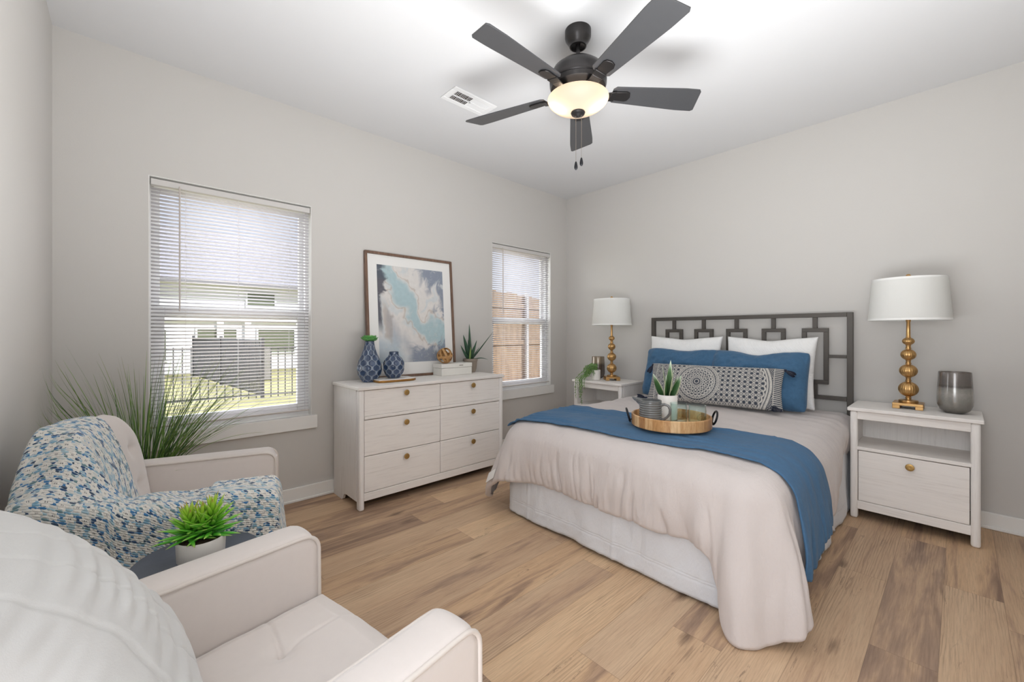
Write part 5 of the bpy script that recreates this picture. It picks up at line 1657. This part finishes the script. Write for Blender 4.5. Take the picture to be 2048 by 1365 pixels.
X = x_ + ox_ * 0.55 + t_side * (0.030 + 0.075 * backish) * sstep(0, 0.6, dx_) * 1.5 + fold * t_side * 1.6
Y = y_ + oy_ * 0.55 + 0.02 * sstep(0, .3, dy_) - ob_ * 0.4 + 0.02 * fold
Z = hh - drop + fold * 0.55 * (1 - t_side)
layer = 0.014 * sstep(-0.155, -0.140, UU + 0.05 * VV_)
Z = Z + layer * (1 - t_side); X = X + layer * t_side
# wrinkle rays from the back's corner
ray = 0.008 * np.sin((UU * 1.2 + VV_ * 0.5) * 34 + 3 * vn(UU * 4, VV_ * 4, 99)) * backish
Z = Z + ray * (1 - t_side); X = X + ray * t_side
Z = np.maximum(Z, 0.06)
ca_, sa_ = math.cos(FA), math.sin(FA)
WX = FC[0] + X * ca_ - Y * sa_; WY = FC[1] + X * sa_ + Y * ca_
WY = np.maximum(WY, YC + 0.035)
PT = np.stack([WX, WY, Z], -1)
lv_ = np.concatenate([np.zeros((nu, 1)), np.cumsum(np.linalg.norm(np.diff(PT, axis=1), axis=2), 1)], 1)
lu_ = np.concatenate([np.zeros((1, nv)), np.cumsum(np.linalg.norm(np.diff(PT, axis=0), axis=2), 0)], 0)
jv = int(nv * 0.35)
lv_ = lv_ - lv_[:, jv:jv + 1]
lu_ = np.repeat(lu_[:, jv:jv + 1], nv, 1) * 0.6 + lu_ * 0.4
UVt = np.stack([lu_, lv_], -1) * 1.12
th_o = grid('crochet_throw', PT, M['throw'], uv=UVt, solid=0.007, offset=0.0)
tag(th_o, 'blue and white flowered crochet throw draped over the corner armchair', 'throw blanket')

# ------------------------------------------------------------------ white cushion on the near chair
def quilt_cushion():
    n, m_ = 190, 190
    s_, q_ = np.meshgrid(np.linspace(-1, 1, n), np.linspace(-1, 1, m_), indexing='ij')
    w_ = 0.50
    X = w_ / 2 * s_ * (1 - 0.05 * (1 - q_ ** 2)); Y = w_ / 2 * q_ * (1 - 0.05 * (1 - s_ ** 2))
    T = 0.105 * np.clip((1 - np.abs(s_) ** 2.6) * (1 - np.abs(q_) ** 2.6), 0, 1) ** 0.5
    inn = np.clip((1 - s_ ** 2) * (1 - q_ ** 2), 0, 1) ** 0.4
    seam = np.zeros_like(X)
    for k in (-0.16, -0.055, 0.05, 0.155):
        seam += np.exp(-((X - k - 0.004 * np.sin(Y * 30)) / 0.0045) ** 2)
    gather = 0.0030 * np.sin(Y * 175 + 2.5 * vn(X * 5, Y * 6, 7)) * np.clip(0.45 + 0.75 * vn(X * 9, Y * 4, 8), 0, 1)
    Fz = T - 0.007 * np.clip(seam, 0, 1) * inn + gather * inn + 0.005 * fbm(X * 7, Y * 12, 3, 12) * inn
    me = bpy.data.meshes.new('cushion')
    A, B = np.meshgrid(np.arange(n - 1), np.arange(m_ - 1), indexing='ij')
    qd = np.stack([A * m_ + B, (A + 1) * m_ + B, (A + 1) * m_ + B + 1, A * m_ + B + 1], -1).reshape(-1, 4)
    me.from_pydata(np.concatenate([np.stack([X, Y, Fz], -1).reshape(-1, 3), np.stack([X, Y, -T * 0.8], -1).reshape(-1, 3)]).tolist(), [], qd.tolist() + (qd[:, ::-1] + n * m_).tolist())
    me.update()
    bm = bmesh.new(); bm.from_mesh(me); bmesh.ops.remove_doubles(bm, verts=bm.verts, dist=0.0006); bm.to_mesh(me); bm.free()
    me.shade_smooth()
    o = link('cushion', me, M['cushion'])
    # local y up the cushion, local z its face; it faces the room (+y) and leans back on the chair
    o.rotation_euler = (Matrix.Rotation(NA + R(-6), 3, 'Z') @ Matrix.Rotation(PI, 3, 'Z') @ Matrix.Rotation(R(90 - 33), 3, 'X')).to_euler()
    o.location = (2.19, -3.862, 0.66)
    return tag(o, 'plump white quilted cushion propped on the near armchair', 'cushion')
quilt_cushion()

# ------------------------------------------------------------------ side table between the chairs with a succulent
TT = 0.530
st = thing('side_table', 'round blue-grey side table between the two armchairs', 'side table', (1.66, -3.645, 0))
MB().lathe([(0.0, TT - 0.022), (0.148, TT - 0.022), (0.155, TT - 0.016), (0.155, TT - 0.004), (0.151, TT), (0.0, TT)], 72, cap=False).build('table_top', M['slate'], st, smooth=40)
MB().lathe([(0.020, 0.02), (0.018, 0.06), (0.018, TT - 0.022)], 24, cap=False).build('column', M['iron'], st, smooth=40)
MB().lathe([(0.0, 0.0), (0.13, 0.0), (0.132, 0.008), (0.03, 0.02), (0.0, 0.022)], 48, cap=False).build('base', M['iron'], st, smooth=40)
sc_ = thing('potted_succulent', 'bright green red-tipped succulent in a round white pot on the side table', 'potted plant', (1.705, -3.642, TT + 0.001), R(60))
ob = MB().lathe([(0.0, 0.012), (0.050, 0.012), (0.055, 0.018), (0.057, 0.070), (0.0565, 0.073), (0.053, 0.072), (0.051, 0.060), (0.0, 0.058)], 56, cap=False)
ob.build('pot', M['white_ceramic'], sc_, smooth=40)
bs = MB().lathe([(0.0, 0.0), (0.048, 0.0), (0.050, 0.003), (0.050, 0.012), (0.0, 0.013)], 48, cap=False)
bs.build('pot_foot', plain('grey_pot_foot', (150, 150, 150), 0.5), sc_, smooth=40)
so = MB().lathe([(0.0515, 0.060), (0.03, 0.064), (0.0, 0.065)], 32, cap=False)
so.build('soil', M['soil'], sc_, smooth=60)
L_ = Leaves(); rnd = random.Random(31)
for (hx_, hy_, ht, nlev) in ((-0.026, -0.004, 0.050, 8), (0.024, 0.008, 0.066, 9), (0.0, 0.0, 0.045, 6)):
    for lev in range(nlev):
        f = lev / (nlev - 1)
        zc = 0.074 + ht * f
        nlf = 7 if f < 0.8 else 5
        for k in range(nlf):
            a = 2 * PI * k / nlf + lev * 1.1 + rnd.uniform(-.2, .2)
            el = R(10 + 60 * f + rnd.uniform(-10, 10))
            d = (math.cos(a) * math.cos(el), math.sin(a) * math.cos(el), math.sin(el))
            ln = (0.074 - 0.024 * f) * rnd.uniform(0.8, 1.15)
            g0_ = (50 + 100 * f, 146 + 60 * f, 34 + 20 * f); g1_ = (104 + 90 * f, 206 + 20 * f, 60 + 20 * f)
            tip_ = (176, 92, 74) if f > 0.78 and rnd.random() < 0.75 else (196, 214, 120)
            L_.add(blade((hx_ + d[0] * 0.004, hy_ + d[1] * 0.004, zc), d, ln, 0.0105 - 0.0025 * f, -0.1 + 0.3 * (1 - f), 7, rnd.uniform(-.3, .3), 0.5, (g0_, g1_), taper=1.3, belly=0.4, nround=6, tip=tip_))
L_.build('leaves', sc_)
stm = MB()
for (hx_, hy_, ht) in ((-0.026, -0.004, .05), (.024, .008, .066), (.0, .0, .045)):
    stm.tube([(hx_, hy_, 0.06), (hx_, hy_, 0.062 + ht)], 0.004, 8)
stm.build('stems', plain('green_stem', (70, 130, 50), 0.6), sc_)

# ------------------------------------------------------------------ tall grass plant in the corner behind the far chair
gp = thing('grass_plant', 'tall wispy green grass plant in the corner behind the armchair', 'potted plant', (0.355, -3.735, 0))
MB().lathe([(0.0, 0.0), (0.115, 0.0), (0.12, 0.01), (0.145, 0.42), (0.148, 0.44), (0.14, 0.44), (0.135, 0.41), (0.0, 0.40)], 48, cap=False).build('pot', plain('woven_grey_pot', (128, 122, 116), 0.8, var=0.3, scale=60, bump=0.6), gp, smooth=40)
MB().lathe([(0.135, 0.405), (0.05, 0.415), (0.0, 0.416)], 28, cap=False).build('soil', M['soil'], gp, smooth=60)
L_ = Leaves(); rnd = random.Random(8)
def grass_blade(a, lean, ln, w_, bend):
    d0 = (math.cos(a) * math.sin(lean), math.sin(a) * math.sin(lean), math.cos(lean))
    b = rnd.uniform(0.0, 0.10)
    a2 = a + rnd.uniform(-.6, .6)
    g = rnd.random()
    dark = ((48 + 30 * g, 88 + 34 * g, 52), (90 + 54 * g, 132 + 32 * g, 76))
    if rnd.random() < 0.3: dark = ((92, 146, 62), (164, 196, 108))
    V, C = blade((b * math.cos(a2), b * math.sin(a2), 0.40), d0, ln, w_, bend, 16, rnd.uniform(0, 3), 0.25, dark, taper=0.7, nround=4, tip=(156, 150, 96) if rnd.random() < 0.3 else None)
    wx_ = V[..., 0] + 0.355; wy_ = V[..., 1] - 3.735
    # keep the blades on the room side of both walls
    lo = np.linspace(0.012, 0.016, V.shape[1])[None, :]
    V[..., 0] = np.where(wx_ < 0.10, 0.10 - 0.085 * np.tanh((0.10 - wx_) / 0.085) + 0.002, wx_) - 0.355
    V[..., 1] = np.where(wy_ < YC + 0.09, YC + 0.09 - 0.075 * np.tanh((YC + 0.09 - wy_) / 0.075) + 0.002, wy_) + 3.735
    L_.add((V, C))
for k in range(135):
    a = rnd.uniform(0, 2 * PI)
    grass_blade(a, abs(rnd.gauss(0, 0.34)) + 0.05, rnd.uniform(0.42, 0.72), rnd.uniform(0.0035, 0.0065), rnd.uniform(0.1, 0.95))
for k in range(70):      # longer arching blades along the window
    a = rnd.gauss(R(70), 0.7)
    grass_blade(a, rnd.uniform(0.2, 0.75), rnd.uniform(0.5, 0.78), rnd.uniform(0.003, 0.005), rnd.uniform(0.3, 1.1))
for k in range(34):      # long blades toward the near wall
    a = rnd.gauss(R(-70), 0.5)
    grass_blade(a, rnd.uniform(0.25, 0.7), rnd.uniform(0.5, 0.8), rnd.uniform(0.003, 0.006), rnd.uniform(0.3, 1.0))
L_.build('leaves', gp)
